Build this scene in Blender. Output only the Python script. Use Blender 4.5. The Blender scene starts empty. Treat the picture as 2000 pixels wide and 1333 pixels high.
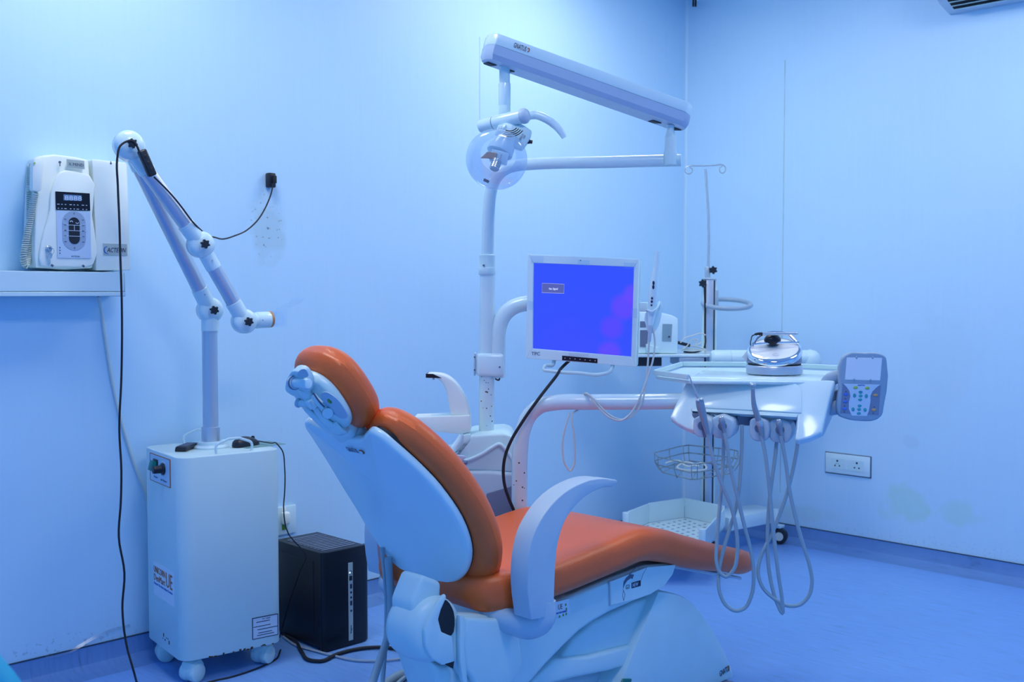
import bpy, bmesh, math, random
from mathutils import Vector, Matrix
random.seed(7)
SC = bpy.context.scene
COL = SC.collection

# ------------------------------------------------------------------ camera
FPX, HZ, CX, CY = 2110.0, 570.0, 1000.0, 666.5
PITCH = math.atan((CY - HZ) / FPX)
YAW = math.radians(45.1)
FW = Vector((math.cos(YAW) * math.cos(PITCH), math.sin(YAW) * math.cos(PITCH), -math.sin(PITCH)))
FWH = Vector((math.cos(YAW), math.sin(YAW), 0))
RT = Vector((math.sin(YAW), -math.cos(YAW), 0))
UP = RT.cross(FW)
UZ = Vector((0, 0, 1))
CAM = Vector((-4.996, -3.634, 1.30))
cd = bpy.data.cameras.new('camera')
cam = bpy.data.objects.new('camera', cd)
COL.objects.link(cam)
cam.matrix_world = Matrix((( RT.x, UP.x, -FW.x, CAM.x), (RT.y, UP.y, -FW.y, CAM.y), (RT.z, UP.z, -FW.z, CAM.z), (0, 0, 0, 1)))
cd.sensor_width = 36.0
cd.lens = 36.0 * FPX / 2000.0
cd.clip_start = 0.05
cd.dof.use_dof = True
cd.dof.focus_distance = 3.1
cd.dof.aperture_fstop = 5.6
SC.camera = cam

# ------------------------------------------------------------------ light
SC.view_settings.view_transform = 'Standard'
SC.view_settings.look = 'None'
SC.view_settings.gamma = 1.0
SC.view_settings.use_curve_mapping = False
SC.view_settings.exposure = 0.0
LEDC, LEDS = (.98, .98, .95), 14.0   # the LED ceiling panels built with the room shell
wd = bpy.data.worlds.new('daylight')
SC.world = wd
wd.use_nodes = True
bg = wd.node_tree.nodes['Background']
bg.inputs['Color'].default_value = (0.13, 0.40, 1.0, 1)
bg.inputs["Strength"].default_value = 0.92

# world frame: the room corner is the origin, wall_left is the plane y=0, wall_right the plane x=0
def ray(px, py): return FW + RT * ((px - CX) / FPX) - UP * ((py - CY) / FPX)
def Zp(px, py, z=0.0): r = ray(px, py); return CAM + r * ((z - CAM.z) / r.z)
def Yp(px, py, y): r = ray(px, py); return CAM + r * ((y - CAM.y) / r.y)
def Xp(px, py, x): r = ray(px, py); return CAM + r * ((x - CAM.x) / r.x)
def Q(px, py, d): r = ray(px, py); return CAM + r * (d / r.dot(FWH))
def PL(px, py, p0, n): r = ray(px, py); return CAM + r * ((p0 - CAM).dot(n) / r.dot(n))
def V(*a): return Vector(a)

# ------------------------------------------------------------------ mesh helpers
def catmull(pts, sub=6, closed=False):
    pts = [Vector(p) for p in pts]
    n = len(pts)
    if n < 3 or sub < 2: return pts
    out = []
    rng = n if closed else n - 1
    for i in range(rng):
        p1 = pts[i]; p2 = pts[(i + 1) % n]
        p0 = pts[(i - 1) % n] if (closed or i > 0) else p1 + (p1 - p2)
        p3 = pts[(i + 2) % n] if (closed or i < n - 2) else p2 + (p2 - p1)
        # centripetal-ish: limit tangents by the segment length
        L = (p2 - p1).length
        def tan(a, b, c):
            la, lb = (b - a).length, (c - b).length
            if la + lb < 1e-9: return c * 0
            return ((b - a) / max(la, 1e-9) * lb + (c - b) / max(lb, 1e-9) * la) / (la + lb) * L
        m1 = tan(p0, p1, p2); m2 = tan(p1, p2, p3)
        for k in range(sub):
            t = k / sub; t2 = t * t; t3 = t2 * t
            out.append(p1 * (2 * t3 - 3 * t2 + 1) + m1 * (t3 - 2 * t2 + t) + p2 * (-2 * t3 + 3 * t2) + m2 * (t3 - t2))
    if not closed: out.append(pts[-1])
    return out

class B:
    """collects shapes; mk() links them as one mesh object"""
    def __init__(s, M=None): s.v = []; s.f = []; s.M = M
    def add(s, vs, fs):
        o = len(s.v)
        for p in vs:
            p = Vector(p)
            if s.M is not None: p = s.M(p) if callable(s.M) else s.M @ p
            s.v.append(p)
        for f in fs: s.f.append([i + o for i in f])
        return s
    def bm(s, m):
        m.verts.index_update()
        s.add([v.co.copy() for v in m.verts], [[v.index for v in f.verts] for f in m.faces]); m.free(); return s
    def box(s, c, d, bev=0.0, seg=2, R=None):
        m = bmesh.new(); bmesh.ops.create_cube(m, size=1.0)
        for v in m.verts: v.co = Vector((v.co.x * d[0], v.co.y * d[1], v.co.z * d[2]))
        if bev > 0: bmesh.ops.bevel(m, geom=m.edges[:], offset=bev, segments=seg, profile=0.5, affect='EDGES', clamp_overlap=True)
        for v in m.verts: v.co = (R @ v.co if R is not None else v.co) + Vector(c)
        return s.bm(m)
    def prism(s, pts, vec, bev=0.0, seg=2, ang=25):
        pts = [Vector(p) for p in pts]; vec = Vector(vec); n = len(pts)
        m = bmesh.new()
        a = [m.verts.new(p) for p in pts]; b = [m.verts.new(p + vec) for p in pts]
        m.faces.new(a[::-1]); m.faces.new(b)
        for i in range(n): m.faces.new((a[i], a[(i + 1) % n], b[(i + 1) % n], b[i]))
        bmesh.ops.recalc_face_normals(m, faces=m.faces[:])
        if bev > 0:
            es = [e for e in m.edges if len(e.link_faces) == 2 and e.calc_face_angle(0) > math.radians(ang)]
            bmesh.ops.bevel(m, geom=es, offset=bev, segments=seg, profile=0.5, affect='EDGES', clamp_overlap=True)
        return s.bm(m)
    def tube(s, pts, r, n=10, sub=6, closed=False, flat=None):
        P = catmull(pts, sub, closed); N = len(P)
        if isinstance(r, (int, float)): rr = [r] * N
        else:
            K = len(r); rr = []
            for i in range(N):
                t = i / max(1, N - 1) * (K - 1); k = min(int(t), K - 2); rr.append(r[k] + (r[k + 1] - r[k]) * (t - k))
        T = []
        for i in range(N):
            if closed: t = P[(i + 1) % N] - P[i - 1]
            else: t = P[min(i + 1, N - 1)] - P[max(i - 1, 0)]
            T.append(t.normalized())
        u = T[0].orthogonal().normalized()
        if flat is not None:
            u = (Vector(flat[0]) - T[0] * T[0].dot(Vector(flat[0]))).normalized()
        vs, fs = [], []
        for i in range(N):
            u = (u - T[i] * u.dot(T[i])).normalized(); w = T[i].cross(u)
            ku, kw = (flat[1], flat[2]) if flat else (1, 1)
            for k in range(n):
                a = 2 * math.pi * k / n
                vs.append(P[i] + u * (math.cos(a) * rr[i] * ku) + w * (math.sin(a) * rr[i] * kw))
        for i in range(N if closed else N - 1):
            j = (i + 1) % N
            for k in range(n):
                k2 = (k + 1) % n
                fs.append([i * n + k, i * n + k2, j * n + k2, j * n + k])
        if not closed:
            fs.append([k for k in range(n)][::-1]); fs.append([(N - 1) * n + k for k in range(n)])
        return s.add(vs, fs)
    def lathe(s, o, ax, prof, n=24, arc=None):
        """prof: list of (radius, height along axis)"""
        o = Vector(o); ax = Vector(ax).normalized(); u = ax.orthogonal().normalized(); w = ax.cross(u)
        vs, fs, rings = [], [], []
        for r, h in prof:
            if r <= 1e-6:
                rings.append([len(vs)]); vs.append(o + ax * h)
            else:
                rings.append(list(range(len(vs), len(vs) + n)))
                for k in range(n):
                    a = 2 * math.pi * k / n; vs.append(o + ax * h + u * (math.cos(a) * r) + w * (math.sin(a) * r))
        for A, C in zip(rings[:-1], rings[1:]):
            for k in range(n):
                k2 = (k + 1) % n
                if len(A) == 1 and len(C) == 1: continue
                if len(A) == 1: fs.append([A[0], C[k2], C[k]])
                elif len(C) == 1: fs.append([A[k], A[k2], C[0]])
                else: fs.append([A[k], A[k2], C[k2], C[k]])
        if len(rings[0]) > 1: fs.append(rings[0][::-1])
        if len(rings[-1]) > 1: fs.append(rings[-1])
        return s.add(vs, fs)
    def cyl(s, p0, p1, r0, r1=None, n=20, bev=0.0):
        p0, p1 = Vector(p0), Vector(p1); L = (p1 - p0).length; r1 = r0 if r1 is None else r1
        if bev > 0:
            pr = [(r0 - bev, 0), (r0 - bev * .3, bev * .3), (r0, bev), (r1, L - bev), (r1 - bev * .3, L - bev * .3), (r1 - bev, L)]
        else: pr = [(r0, 0), (r1, L)]
        return s.lathe(p0, p1 - p0, pr, n)
    def ball(s, c, rx, ry=None, rz=None, n=20, R=None):
        ry = ry or rx; rz = rz or rx
        m = bmesh.new(); bmesh.ops.create_uvsphere(m, u_segments=n, v_segments=max(8, n // 2), radius=1)
        for v in m.verts:
            p = Vector((v.co.x * rx, v.co.y * ry, v.co.z * rz)); v.co = (R @ p if R is not None else p) + Vector(c)
        return s.bm(m)
    def loft(s, rings, cap=True):
        n = len(rings[0]); vs = [p for r in rings for p in r]; fs = []
        for i in range(len(rings) - 1):
            for k in range(n):
                k2 = (k + 1) % n; fs.append([i * n + k, i * n + k2, (i + 1) * n + k2, (i + 1) * n + k])
        if cap: fs.append(list(range(n))[::-1]); fs.append([(len(rings) - 1) * n + k for k in range(n)])
        return s.add(vs, fs)
    def pillow(s, pts, t, r, bulge=0.0, steps=5, h0=0.0, bulge_b=0.0):
        """closed 2-D outline (x,y) -> cushion of thickness t along local z, round edge r"""
        P = [Vector((p[0], p[1])) for p in pts]; n = len(P)
        area = sum(P[i].x * P[(i + 1) % n].y - P[(i + 1) % n].x * P[i].y for i in range(n))
        if area < 0: P = P[::-1]
        N = []
        for i in range(n):
            d = (P[(i + 1) % n] - P[i - 1]).normalized(); N.append(Vector((d.y, -d.x)))
        c = sum(P, Vector((0, 0))) / n
        r = min(r, t / 2); rings = []
        def ring(ins, z): rings.append([Vector((p.x - q.x * ins, p.y - q.y * ins, z + h0)) for p, q in zip(P, N)])
        for k in range(steps + 1):
            a = -math.pi / 2 + math.pi / 2 * k / steps; ring(r * (1 - math.cos(a)), -t / 2 + r + r * math.sin(a))
        for k in range(steps + 1):
            a = math.pi / 2 * k / steps; ring(r * (1 - math.cos(a)), t / 2 - r + r * math.sin(a))
        def inner(base, z, bl, sgn):
            out = []
            for f in (.8, .55, .3, .12):
                out.append([Vector((c.x + (p.x - c.x) * f, c.y + (p.y - c.y) * f, z + h0 + sgn * bl * (1 - f * f))) for p in base])
            return out
        bot = inner(rings[0], -t / 2, bulge_b, -1)[::-1]; top = inner(rings[-1], t / 2, bulge, 1)
        return s.loft(bot + rings + top)

def mk(name, b, mat, parent=None, ang=38, label=None, kind=None):
    me = bpy.data.meshes.new(name)
    off = Vector((0, 0, 0))
    if parent is not None:
        q = parent
        while q.parent: q = q.parent
        off = q.location
    me.from_pydata([tuple(p - off) for p in b.v], [], b.f)
    m = bmesh.new(); m.from_mesh(me); bmesh.ops.recalc_face_normals(m, faces=m.faces[:]); m.to_mesh(me); m.free()
    me.polygons.foreach_set('use_smooth', [True] * len(me.polygons))
    me.set_sharp_from_angle(angle=math.radians(ang))
    me.materials.append(mat)
    o = bpy.data.objects.new(name, me); COL.objects.link(o)
    if parent is not None: o.parent = parent
    if label: o['label'] = label
    if kind: o['kind'] = kind
    return o
def thing(name, label, cat, loc, group=None):
    o = bpy.data.objects.new(name, None); o.empty_display_size = .1
    o.location = Vector(loc); COL.objects.link(o); o['label'] = label; o['category'] = cat
    if group: o['group'] = group
    return o
def single(name, b, mat, label, cat, group=None, ang=38):
    """a thing that is one mesh, origin at its base"""
    lo = Vector((sum(p.x for p in b.v) / len(b.v), sum(p.y for p in b.v) / len(b.v), min(p.z for p in b.v)))
    b2 = B(); b2.v = [p - lo for p in b.v]; b2.f = b.f
    o = mk(name, b2, mat, None, ang); o.location = lo; o['label'] = label; o['category'] = cat
    if group: o['group'] = group
    return o
def text(name, body, o, xd, yd, w, h, mat, parent, depth=0.0006, shear=0.0):
    cu = bpy.data.curves.new(name, 'FONT'); cu.body = body; cu.size = 1.0; cu.extrude = 0.0; cu.resolution_u = 2; cu.shear = shear
    t = bpy.data.objects.new(name, cu); me = bpy.data.meshes.new_from_object(t)
    bpy.data.objects.remove(t); bpy.data.curves.remove(cu)
    xs = [v.co.x for v in me.vertices]; ys = [v.co.y for v in me.vertices]
    x0, x1, y0, y1 = min(xs), max(xs), min(ys), max(ys)
    o = Vector(o); xd = Vector(xd).normalized(); yd = Vector(yd); yd = (yd - xd * yd.dot(xd)).normalized(); nd = xd.cross(yd)
    b = B()
    vs = [o + xd * ((v.co.x - x0) / (x1 - x0) * w) + yd * ((v.co.y - y0) / max(1e-6, y1 - y0) * h) for v in me.vertices]
    fs = [list(p.vertices) for p in me.polygons]
    m = bmesh.new(); bv = [m.verts.new(p) for p in vs]
    for f in fs:
        try: m.faces.new([bv[i] for i in f])
        except ValueError: pass
    r = bmesh.ops.extrude_face_region(m, geom=m.faces[:])
    for g in r['geom']:
        if isinstance(g, bmesh.types.BMVert): g.co += nd * depth
    b.bm(m); bpy.data.meshes.remove(me)
    return mk(name, b, mat, parent)

# ------------------------------------------------------------------ materials
def mat(name, col, rough=.45, metal=0.0, bump=0.0, bscale=60.0, var=0.0, vscale=8.0, col2=None, emit=None, es=1.0, coat=0.0, stretch=None, spec=.5):
    m = bpy.data.materials.new(name); m.use_nodes = True; nt = m.node_tree; N, L = nt.nodes, nt.links
    p = N['Principled BSDF']
    p.inputs['Base Color'].default_value = (*col, 1); p.inputs['Roughness'].default_value = rough; p.inputs['Metallic'].default_value = metal
    p.inputs['Specular IOR Level'].default_value = spec
    if coat: p.inputs['Coat Weight'].default_value = coat; p.inputs['Coat Roughness'].default_value = .08
    if emit: p.inputs['Emission Color'].default_value = (*emit, 1); p.inputs['Emission Strength'].default_value = es
    tc = N.new('ShaderNodeTexCoord'); mp = N.new('ShaderNodeMapping'); L.new(tc.outputs['Object'], mp.inputs['Vector'])
    if stretch: mp.inputs['Scale'].default_value = stretch
    c2 = col2 or tuple(c * (1 - .25) for c in col)
    n1 = N.new('ShaderNodeTexNoise'); n1.inputs['Scale'].default_value = vscale; n1.inputs['Detail'].default_value = 5
    L.new(mp.outputs['Vector'], n1.inputs['Vector'])
    cr = N.new('ShaderNodeMapRange'); cr.inputs['From Min'].default_value = .35; cr.inputs['From Max'].default_value = .75
    cr.inputs['To Min'].default_value = 0; cr.inputs['To Max'].default_value = var
    L.new(n1.outputs['Fac'], cr.inputs['Value'])
    mx = N.new('ShaderNodeMix'); mx.data_type = 'RGBA'; mx.inputs['A'].default_value = (*col, 1); mx.inputs['B'].default_value = (*c2, 1)
    L.new(cr.outputs['Result'], mx.inputs['Factor']); L.new(mx.outputs['Result'], p.inputs['Base Color'])
    if bump:
        n2 = N.new('ShaderNodeTexNoise'); n2.inputs['Scale'].default_value = bscale; n2.inputs['Detail'].default_value = 3
        L.new(mp.outputs['Vector'], n2.inputs['Vector'])
        bp = N.new('ShaderNodeBump'); bp.inputs['Strength'].default_value = bump; bp.inputs['Distance'].default_value = .004
        L.new(n2.outputs['Fac'], bp.inputs['Height']); L.new(bp.outputs['Normal'], p.inputs['Normal'])
    return m
def clear_mat(name, tint, fac=.1, rough=.05, milk=0.0):
    m = bpy.data.materials.new(name); m.use_nodes = True; nt = m.node_tree; N, L = nt.nodes, nt.links
    N.remove(N['Principled BSDF']); out = N['Material Output']
    t = N.new('ShaderNodeBsdfTransparent'); t.inputs['Color'].default_value = (*tint, 1)
    g = N.new('ShaderNodeBsdfGlossy'); g.inputs['Roughness'].default_value = rough; g.inputs['Color'].default_value = (.95, .97, 1, 1)
    fr = N.new('ShaderNodeLayerWeight'); pw = N.new('ShaderNodeMath'); pw.operation = 'POWER'; pw.inputs[1].default_value = 4.0; L.new(fr.outputs['Facing'], pw.inputs[0])
    ad = N.new('ShaderNodeMath'); ad.operation = 'MULTIPLY_ADD'; ad.use_clamp = True; ad.inputs[1].default_value = .45; ad.inputs[2].default_value = fac
    L.new(pw.outputs[0], ad.inputs[0])
    mx = N.new('ShaderNodeMixShader'); L.new(ad.outputs[0], mx.inputs['Fac']); L.new(t.outputs[0], mx.inputs[1]); L.new(g.outputs[0], mx.inputs[2])
    last = mx.outputs[0]
    if milk:
        df = N.new('ShaderNodeBsdfDiffuse'); df.inputs['Color'].default_value = (.66, .86, .97, 1)
        m2 = N.new('ShaderNodeMixShader'); m2.inputs['Fac'].default_value = milk; L.new(last, m2.inputs[1]); L.new(df.outputs[0], m2.inputs[2]); last = m2.outputs[0]
    L.new(last, out.inputs['Surface'])
    return m
W = dict(
 plastic=mat('white_plastic', (.63, .84, .86), .32, var=.12, vscale=14, spec=.5),
 gloss=mat('glossy_white_plastic', (.71, .90, .93), .18, var=.06, coat=.25),
 paint=mat('white_powder_coat', (.64, .82, .83), .42, bump=.04, bscale=220, var=.15, vscale=5),
 enamel=mat('white_enamel', (.66, .84, .88), .22, var=.1, vscale=9, coat=.2),
 cream=mat('cream_plastic', (.90, .96, .88), .38, var=.1, vscale=9),
 grey=mat('blue_grey_plastic', (.50, .63, .73), .42, var=.12, bump=.05, bscale=180),
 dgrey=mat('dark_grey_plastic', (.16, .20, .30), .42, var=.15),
 keygrey=mat('keypad_grey_plastic', (.34, .46, .58), .38, var=.1),
 orange=mat('orange_leatherette', (.93, .155, .028), .34, bump=.22, bscale=230, var=.3, vscale=7, col2=(.80, .125, .024), spec=.46),
 black=mat('black_plastic', (.012, .014, .022), .38, var=.2, col2=(.02, .022, .03)),
 blackg=mat('glossy_black_plastic', (.008, .011, .020), .34, var=.1, spec=.3),
 rubber=mat('black_rubber', (.010, .011, .016), .6),
 hose=mat('grey_silicone_hose', (.34, .46, .52), .38, var=.15),
 wcable=mat('off_white_cable', (.62, .68, .66), .45, var=.1),
 gcable=mat('light_grey_cable', (.40, .47, .54), .45, var=.1),
 alu=mat('brushed_aluminium', (.62, .67, .74), .34, metal=.75, var=.1, stretch=(80, 80, 1), vscale=3),
 steel=mat('polished_steel', (.55, .62, .66), .25, metal=.55),
 chrome=mat('chrome', (.88, .90, .94), .06, metal=1.0),
 label=mat('paper_label', (.62, .74, .86), .5),
 sticker=mat('white_sticker', (.80, .86, .92), .42),
 badge=mat('silver_badge', (.50, .56, .52), .35, metal=.3),
 ink=mat('dark_ink', (.010, .014, .05), .5),
 inkgrey=mat('grey_ink', (.10, .13, .20), .5),
 inkorange=mat('orange_ink', (.42, .12, .02), .5),
 inkgreen=mat('green_ink', (.18, .34, .05), .5),
 inkblue=mat('blue_ink', (.02, .14, .55), .5),
 inkwhite=mat('white_ink', (.75, .8, .85), .5),
 teal=mat('teal_fabric', (.005, .42, .62), .6, bump=.1, bscale=300),
 green=mat('green_switch', (.0, .20, .16), .3),
 copper=mat('amber_plastic', (.55, .28, .10), .35),
 wire=mat('rusty_wire', (.34, .42, .42), .45, metal=.3, var=.9, vscale=30, col2=(.14, .15, .12)),
 instr=mat('satin_instrument_grey', (.30, .38, .46), .32, metal=.35),
 rust=mat('rust_spot', (.08, .045, .02), .8),
 clear=clear_mat('clear_polycarbonate', (.88, .93, 1.0), .10, .10, .20),
 clearthin=clear_mat('clear_acrylic', (.93, .96, 1.0), .05, .03),
 teal_key=mat('teal_key', (.05, .42, .46), .4), blue_key=mat('blue_key', (.10, .22, .75), .4),
 green_key=mat('green_key', (.42, .60, .12), .4), amber_key=mat('amber_key', (.70, .42, .18), .4),
)
# ------------------------------------------------------------------ room shell
CEIL = 2.98
def wall_mat(name, stains, specks):
    m = bpy.data.materials.new(name); m.use_nodes = True; nt = m.node_tree; N, L = nt.nodes, nt.links
    p = N['Principled BSDF']; p.inputs['Roughness'].default_value = .42; p.inputs['Specular IOR Level'].default_value = .35
    tc = N.new('ShaderNodeTexCoord')
    mp = N.new('ShaderNodeMapping'); mp.inputs['Scale'].default_value = (14, 14, .7); L.new(tc.outputs['Object'], mp.inputs['Vector'])
    ns = N.new('ShaderNodeTexNoise'); ns.inputs['Scale'].default_value = 4; ns.inputs['Detail'].default_value = 6; L.new(mp.outputs['Vector'], ns.inputs['Vector'])
    n2 = N.new('ShaderNodeTexNoise'); n2.inputs['Scale'].default_value = 2.2; n2.inputs['Detail'].default_value = 4; L.new(tc.outputs['Object'], n2.inputs['Vector'])
    mul = N.new('ShaderNodeMath'); mul.operation = 'MULTIPLY'; L.new(ns.outputs['Fac'], mul.inputs[0]); L.new(n2.outputs['Fac'], mul.inputs[1])
    mr = N.new('ShaderNodeMapRange'); mr.inputs['From Min'].default_value = .15; mr.inputs['From Max'].default_value = .4
    mr.inputs['To Min'].default_value = 0; mr.inputs['To Max'].default_value = .5; L.new(mul.outputs[0], mr.inputs['Value'])
    mx = N.new('ShaderNodeMix'); mx.data_type = 'RGBA'; mx.inputs['A'].default_value = (*WALLC, 1); mx.inputs['B'].default_value = (WALLC[0] * .93, WALLC[1] * .96, WALLC[2] * .98, 1)
    L.new(mr.outputs['Result'], mx.inputs['Factor']); last = mx.outputs['Result']
    nd = N.new('ShaderNodeTexNoise'); nd.inputs['Scale'].default_value = 9; nd.inputs['Detail'].default_value = 5; L.new(tc.outputs['Object'], nd.inputs['Vector'])
    for (c, r, col, st, thr) in stains:
        vd = N.new('ShaderNodeVectorMath'); vd.operation = 'SUBTRACT'; L.new(tc.outputs['Object'], vd.inputs[0]); vd.inputs[1].default_value = c
        sc = N.new('ShaderNodeVectorMath'); sc.operation = 'DIVIDE'; L.new(vd.outputs[0], sc.inputs[0]); sc.inputs[1].default_value = r
        ln = N.new('ShaderNodeVectorMath'); ln.operation = 'LENGTH'; L.new(sc.outputs[0], ln.inputs[0])
        a = N.new('ShaderNodeMath'); a.operation = 'MULTIPLY_ADD'; L.new(nd.outputs['Fac'], a.inputs[0]); a.inputs[1].default_value = 2.4; L.new(ln.outputs['Value'], a.inputs[2])
        r2 = N.new('ShaderNodeMapRange'); L.new(a.outputs[0], r2.inputs['Value']); r2.inputs['From Min'].default_value = thr; r2.inputs['From Max'].default_value = thr + .5
        r2.inputs['To Min'].default_value = st; r2.inputs['To Max'].default_value = 0
        q = N.new('ShaderNodeMix'); q.data_type = 'RGBA'; L.new(last, q.inputs['A']); q.inputs['B'].default_value = (*col, 1); L.new(r2.outputs['Result'], q.inputs['Factor']); last = q.outputs['Result']
    for (c, r, col, st, sc_, thr) in specks:
        vd = N.new('ShaderNodeVectorMath'); vd.operation = 'SUBTRACT'; L.new(tc.outputs['Object'], vd.inputs[0]); vd.inputs[1].default_value = c
        sc = N.new('ShaderNodeVectorMath'); sc.operation = 'DIVIDE'; L.new(vd.outputs[0], sc.inputs[0]); sc.inputs[1].default_value = r
        ln = N.new('ShaderNodeVectorMath'); ln.operation = 'LENGTH'; L.new(sc.outputs[0], ln.inputs[0])
        fo = N.new('ShaderNodeMapRange'); L.new(ln.outputs['Value'], fo.inputs['Value']); fo.inputs['From Min'].default_value = .5; fo.inputs['From Max'].default_value = 1; fo.inputs['To Min'].default_value = st; fo.inputs['To Max'].default_value = 0
        nn = N.new('ShaderNodeTexNoise'); nn.inputs['Scale'].default_value = sc_; nn.inputs['Detail'].default_value = 3; L.new(tc.outputs['Object'], nn.inputs['Vector'])
        th = N.new('ShaderNodeMapRange'); L.new(nn.outputs['Fac'], th.inputs['Value']); th.inputs['From Min'].default_value = thr; th.inputs['From Max'].default_value = thr + .06
        mu = N.new('ShaderNodeMath'); mu.operation = 'MULTIPLY'; L.new(fo.outputs['Result'], mu.inputs[0]); L.new(th.outputs['Result'], mu.inputs[1])
        q = N.new('ShaderNodeMix'); q.data_type = 'RGBA'; L.new(last, q.inputs['A']); q.inputs['B'].default_value = (*col, 1); L.new(mu.outputs[0], q.inputs['Factor']); last = q.outputs['Result']
    L.new(last, p.inputs['Base Color'])
    bp = N.new('ShaderNodeBump'); bp.inputs['Strength'].default_value = .08; bp.inputs['Distance'].default_value = .004
    L.new(ns.outputs['Fac'], bp.inputs['Height']); L.new(bp.outputs['Normal'], p.inputs['Normal'])
    return m
WALLC = (.58, .82, .985)
def tp(v): return (v.x, v.y, v.z)
wl = wall_mat('wall_paint_left', [(tp(Yp(525, 440, 0)), (.07, 1, .13), (.40, .55, .55), .35, 1.9)],
              [(tp(Yp(522, 440, 0)), (.09, 1, .15), (.10, .16, .16), .8, 60, .62), (tp(Yp(130, 1262, 0)), (.30, 1, .05), (.16, .24, .32), .4, 55, .58)])
wr = wall_mat('wall_paint_right', [(tp(Xp(1765, 985, 0)), (1, .10, .10), (.46, .78, .62), .42, 1.9), (tp(Xp(1870, 1005, 0)), (1, .09, .07), (.46, .78, .62), .34, 1.85),
              (tp(Xp(1840, 700, 0)), (1, .15, .2), (.50, .68, .80), .14, 2.0), (tp(Xp(1562, 1000, 0)), (1, .14, .04), (.45, .68, .6), .25, 2.0), (tp(Xp(1780, 865, 0)), (1, .04, .03), (.50, .66, .80), .25, 2.0)],
              [(tp(Xp(1790, 1060, 0)), (1, .8, .05), (.30, .44, .58), .22, 70, .58)])
ceil_m = mat('ceiling_paint', (.60, .70, .78), .7)
FLOOR_BLUE = (.185, .385, .78)
def floor_mat(name='floor_vinyl', k=1.0):
    FLOORC = tuple(c * k for c in FLOOR_BLUE)
    m = bpy.data.materials.new(name); m.use_nodes = True; nt = m.node_tree; N, L = nt.nodes, nt.links
    p = N['Principled BSDF']; p.inputs['Roughness'].default_value = .34; p.inputs['Specular IOR Level'].default_value = .4
    tc = N.new('ShaderNodeTexCoord'); mp = N.new('ShaderNodeMapping'); mp.inputs['Scale'].default_value = (22, 2.2, 2.2); L.new(tc.outputs['Object'], mp.inputs['Vector'])
    n = N.new('ShaderNodeTexNoise'); n.inputs['Scale'].default_value = 3.5; n.inputs['Detail'].default_value = 8; n.inputs['Roughness'].default_value = .65; L.new(mp.outputs['Vector'], n.inputs['Vector'])
    r = N.new('ShaderNodeValToRGB'); e = r.color_ramp.elements
    e[0].position = .22; e[0].color = (*[c * .55 for c in FLOORC], 1); e[1].position = .40; e[1].color = (*FLOORC, 1)
    x = e.new(.66); x.color = (*[min(1, c * 1.12) for c in FLOORC], 1); y = e.new(.78); y.color = (*[min(1, c * 1.35) for c in FLOORC], 1)
    L.new(n.outputs['Fac'], r.inputs['Fac'])
    n2 = N.new('ShaderNodeTexNoise'); n2.inputs['Scale'].default_value = 1.3; n2.inputs['Detail'].default_value = 4; L.new(tc.outputs['Object'], n2.inputs['Vector'])
    mr = N.new('ShaderNodeMapRange'); mr.inputs['From Min'].default_value = .5; mr.inputs['From Max'].default_value = .8; mr.inputs['To Max'].default_value = .35; L.new(n2.outputs['Fac'], mr.inputs['Value'])
    mx = N.new('ShaderNodeMix'); mx.data_type = 'RGBA'; L.new(r.outputs['Color'], mx.inputs['A']); mx.inputs['B'].default_value = (FLOORC[0] * 1.1, FLOORC[1] * .95, FLOORC[2] * .8, 1); L.new(mr.outputs['Result'], mx.inputs['Factor'])
    L.new(mx.outputs['Result'], p.inputs['Base Color'])
    return m
fm = floor_mat(); skm = floor_mat('skirting_vinyl', .74)
def struct(name, b, m, label=None):
    o = mk(name, b, m); o['kind'] = 'structure'
    if label: o['label'] = label
    return o
struct('floor', B().box((-3.4, -2.5, -.05), (6.8, 5.4, .1)), fm)
struct('wall_left', B().box((-3.4, .06, 1.5), (7.0, .12, 3.1)), wl)
struct('wall_right', B().box((.06, -2.6, 1.5), (.12, 5.32, 3.1)), wr)
struct('ceiling', B().box((-3.4, -2.5, CEIL + .05), (6.9, 5.3, .1)), ceil_m)
prof = [(0, .077), (.005, .077), (.007, .045), (.016, .020), (.034, .009), (.060, .0035), (.090, .0008), (.110, 0.0), (0, 0)]
struct('baseboard_left', B().prism([V(-6.7, -o - .0005, z + .0003) for o, z in prof], (6.69, 0, 0)), skm)
struct('baseboard_right', B().prism([V(-o - .0005, -.012, z + .0003) for o, z in prof], (0, -5.0, 0)), skm)
crack = mat('dark_joint', (.03, .06, .10), .8)
struct('trim_1', B().box((-3.35, -.0035, .0790), (6.68, .006, .0035)), crack)
struct('trim_2', B().box((-.0035, -2.5, .0790), (.006, 4.98, .0035)), crack)
seam = mat('seam_filler', (.40, .60, .58), .6, var=.9, vscale=12, col2=(.56, .74, .84))
struct('trim_3', B().box((-.0008, -.625, 1.37), (.0016, .0045, 2.26)), seam)
struct('trim_4', B().box((-1.583, -.0008, 2.25), (.004, .0016, .42)), mat('hairline_joint', (.52, .68, .78), .6))
cb = []
for k in range(7):
    a = math.pi / 2 * k / 6; cb.append(V(-.013 * (1 - math.sin(a)) - .0004, -.013 * (1 - math.cos(a)) - .0004, .085))
struct('trim_5', B().prism([V(-.0004, -.0004, .085)] + cb, (0, 0, CEIL - .09)), mat('corner_bead', (.63, .84, .96), .4))

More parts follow.
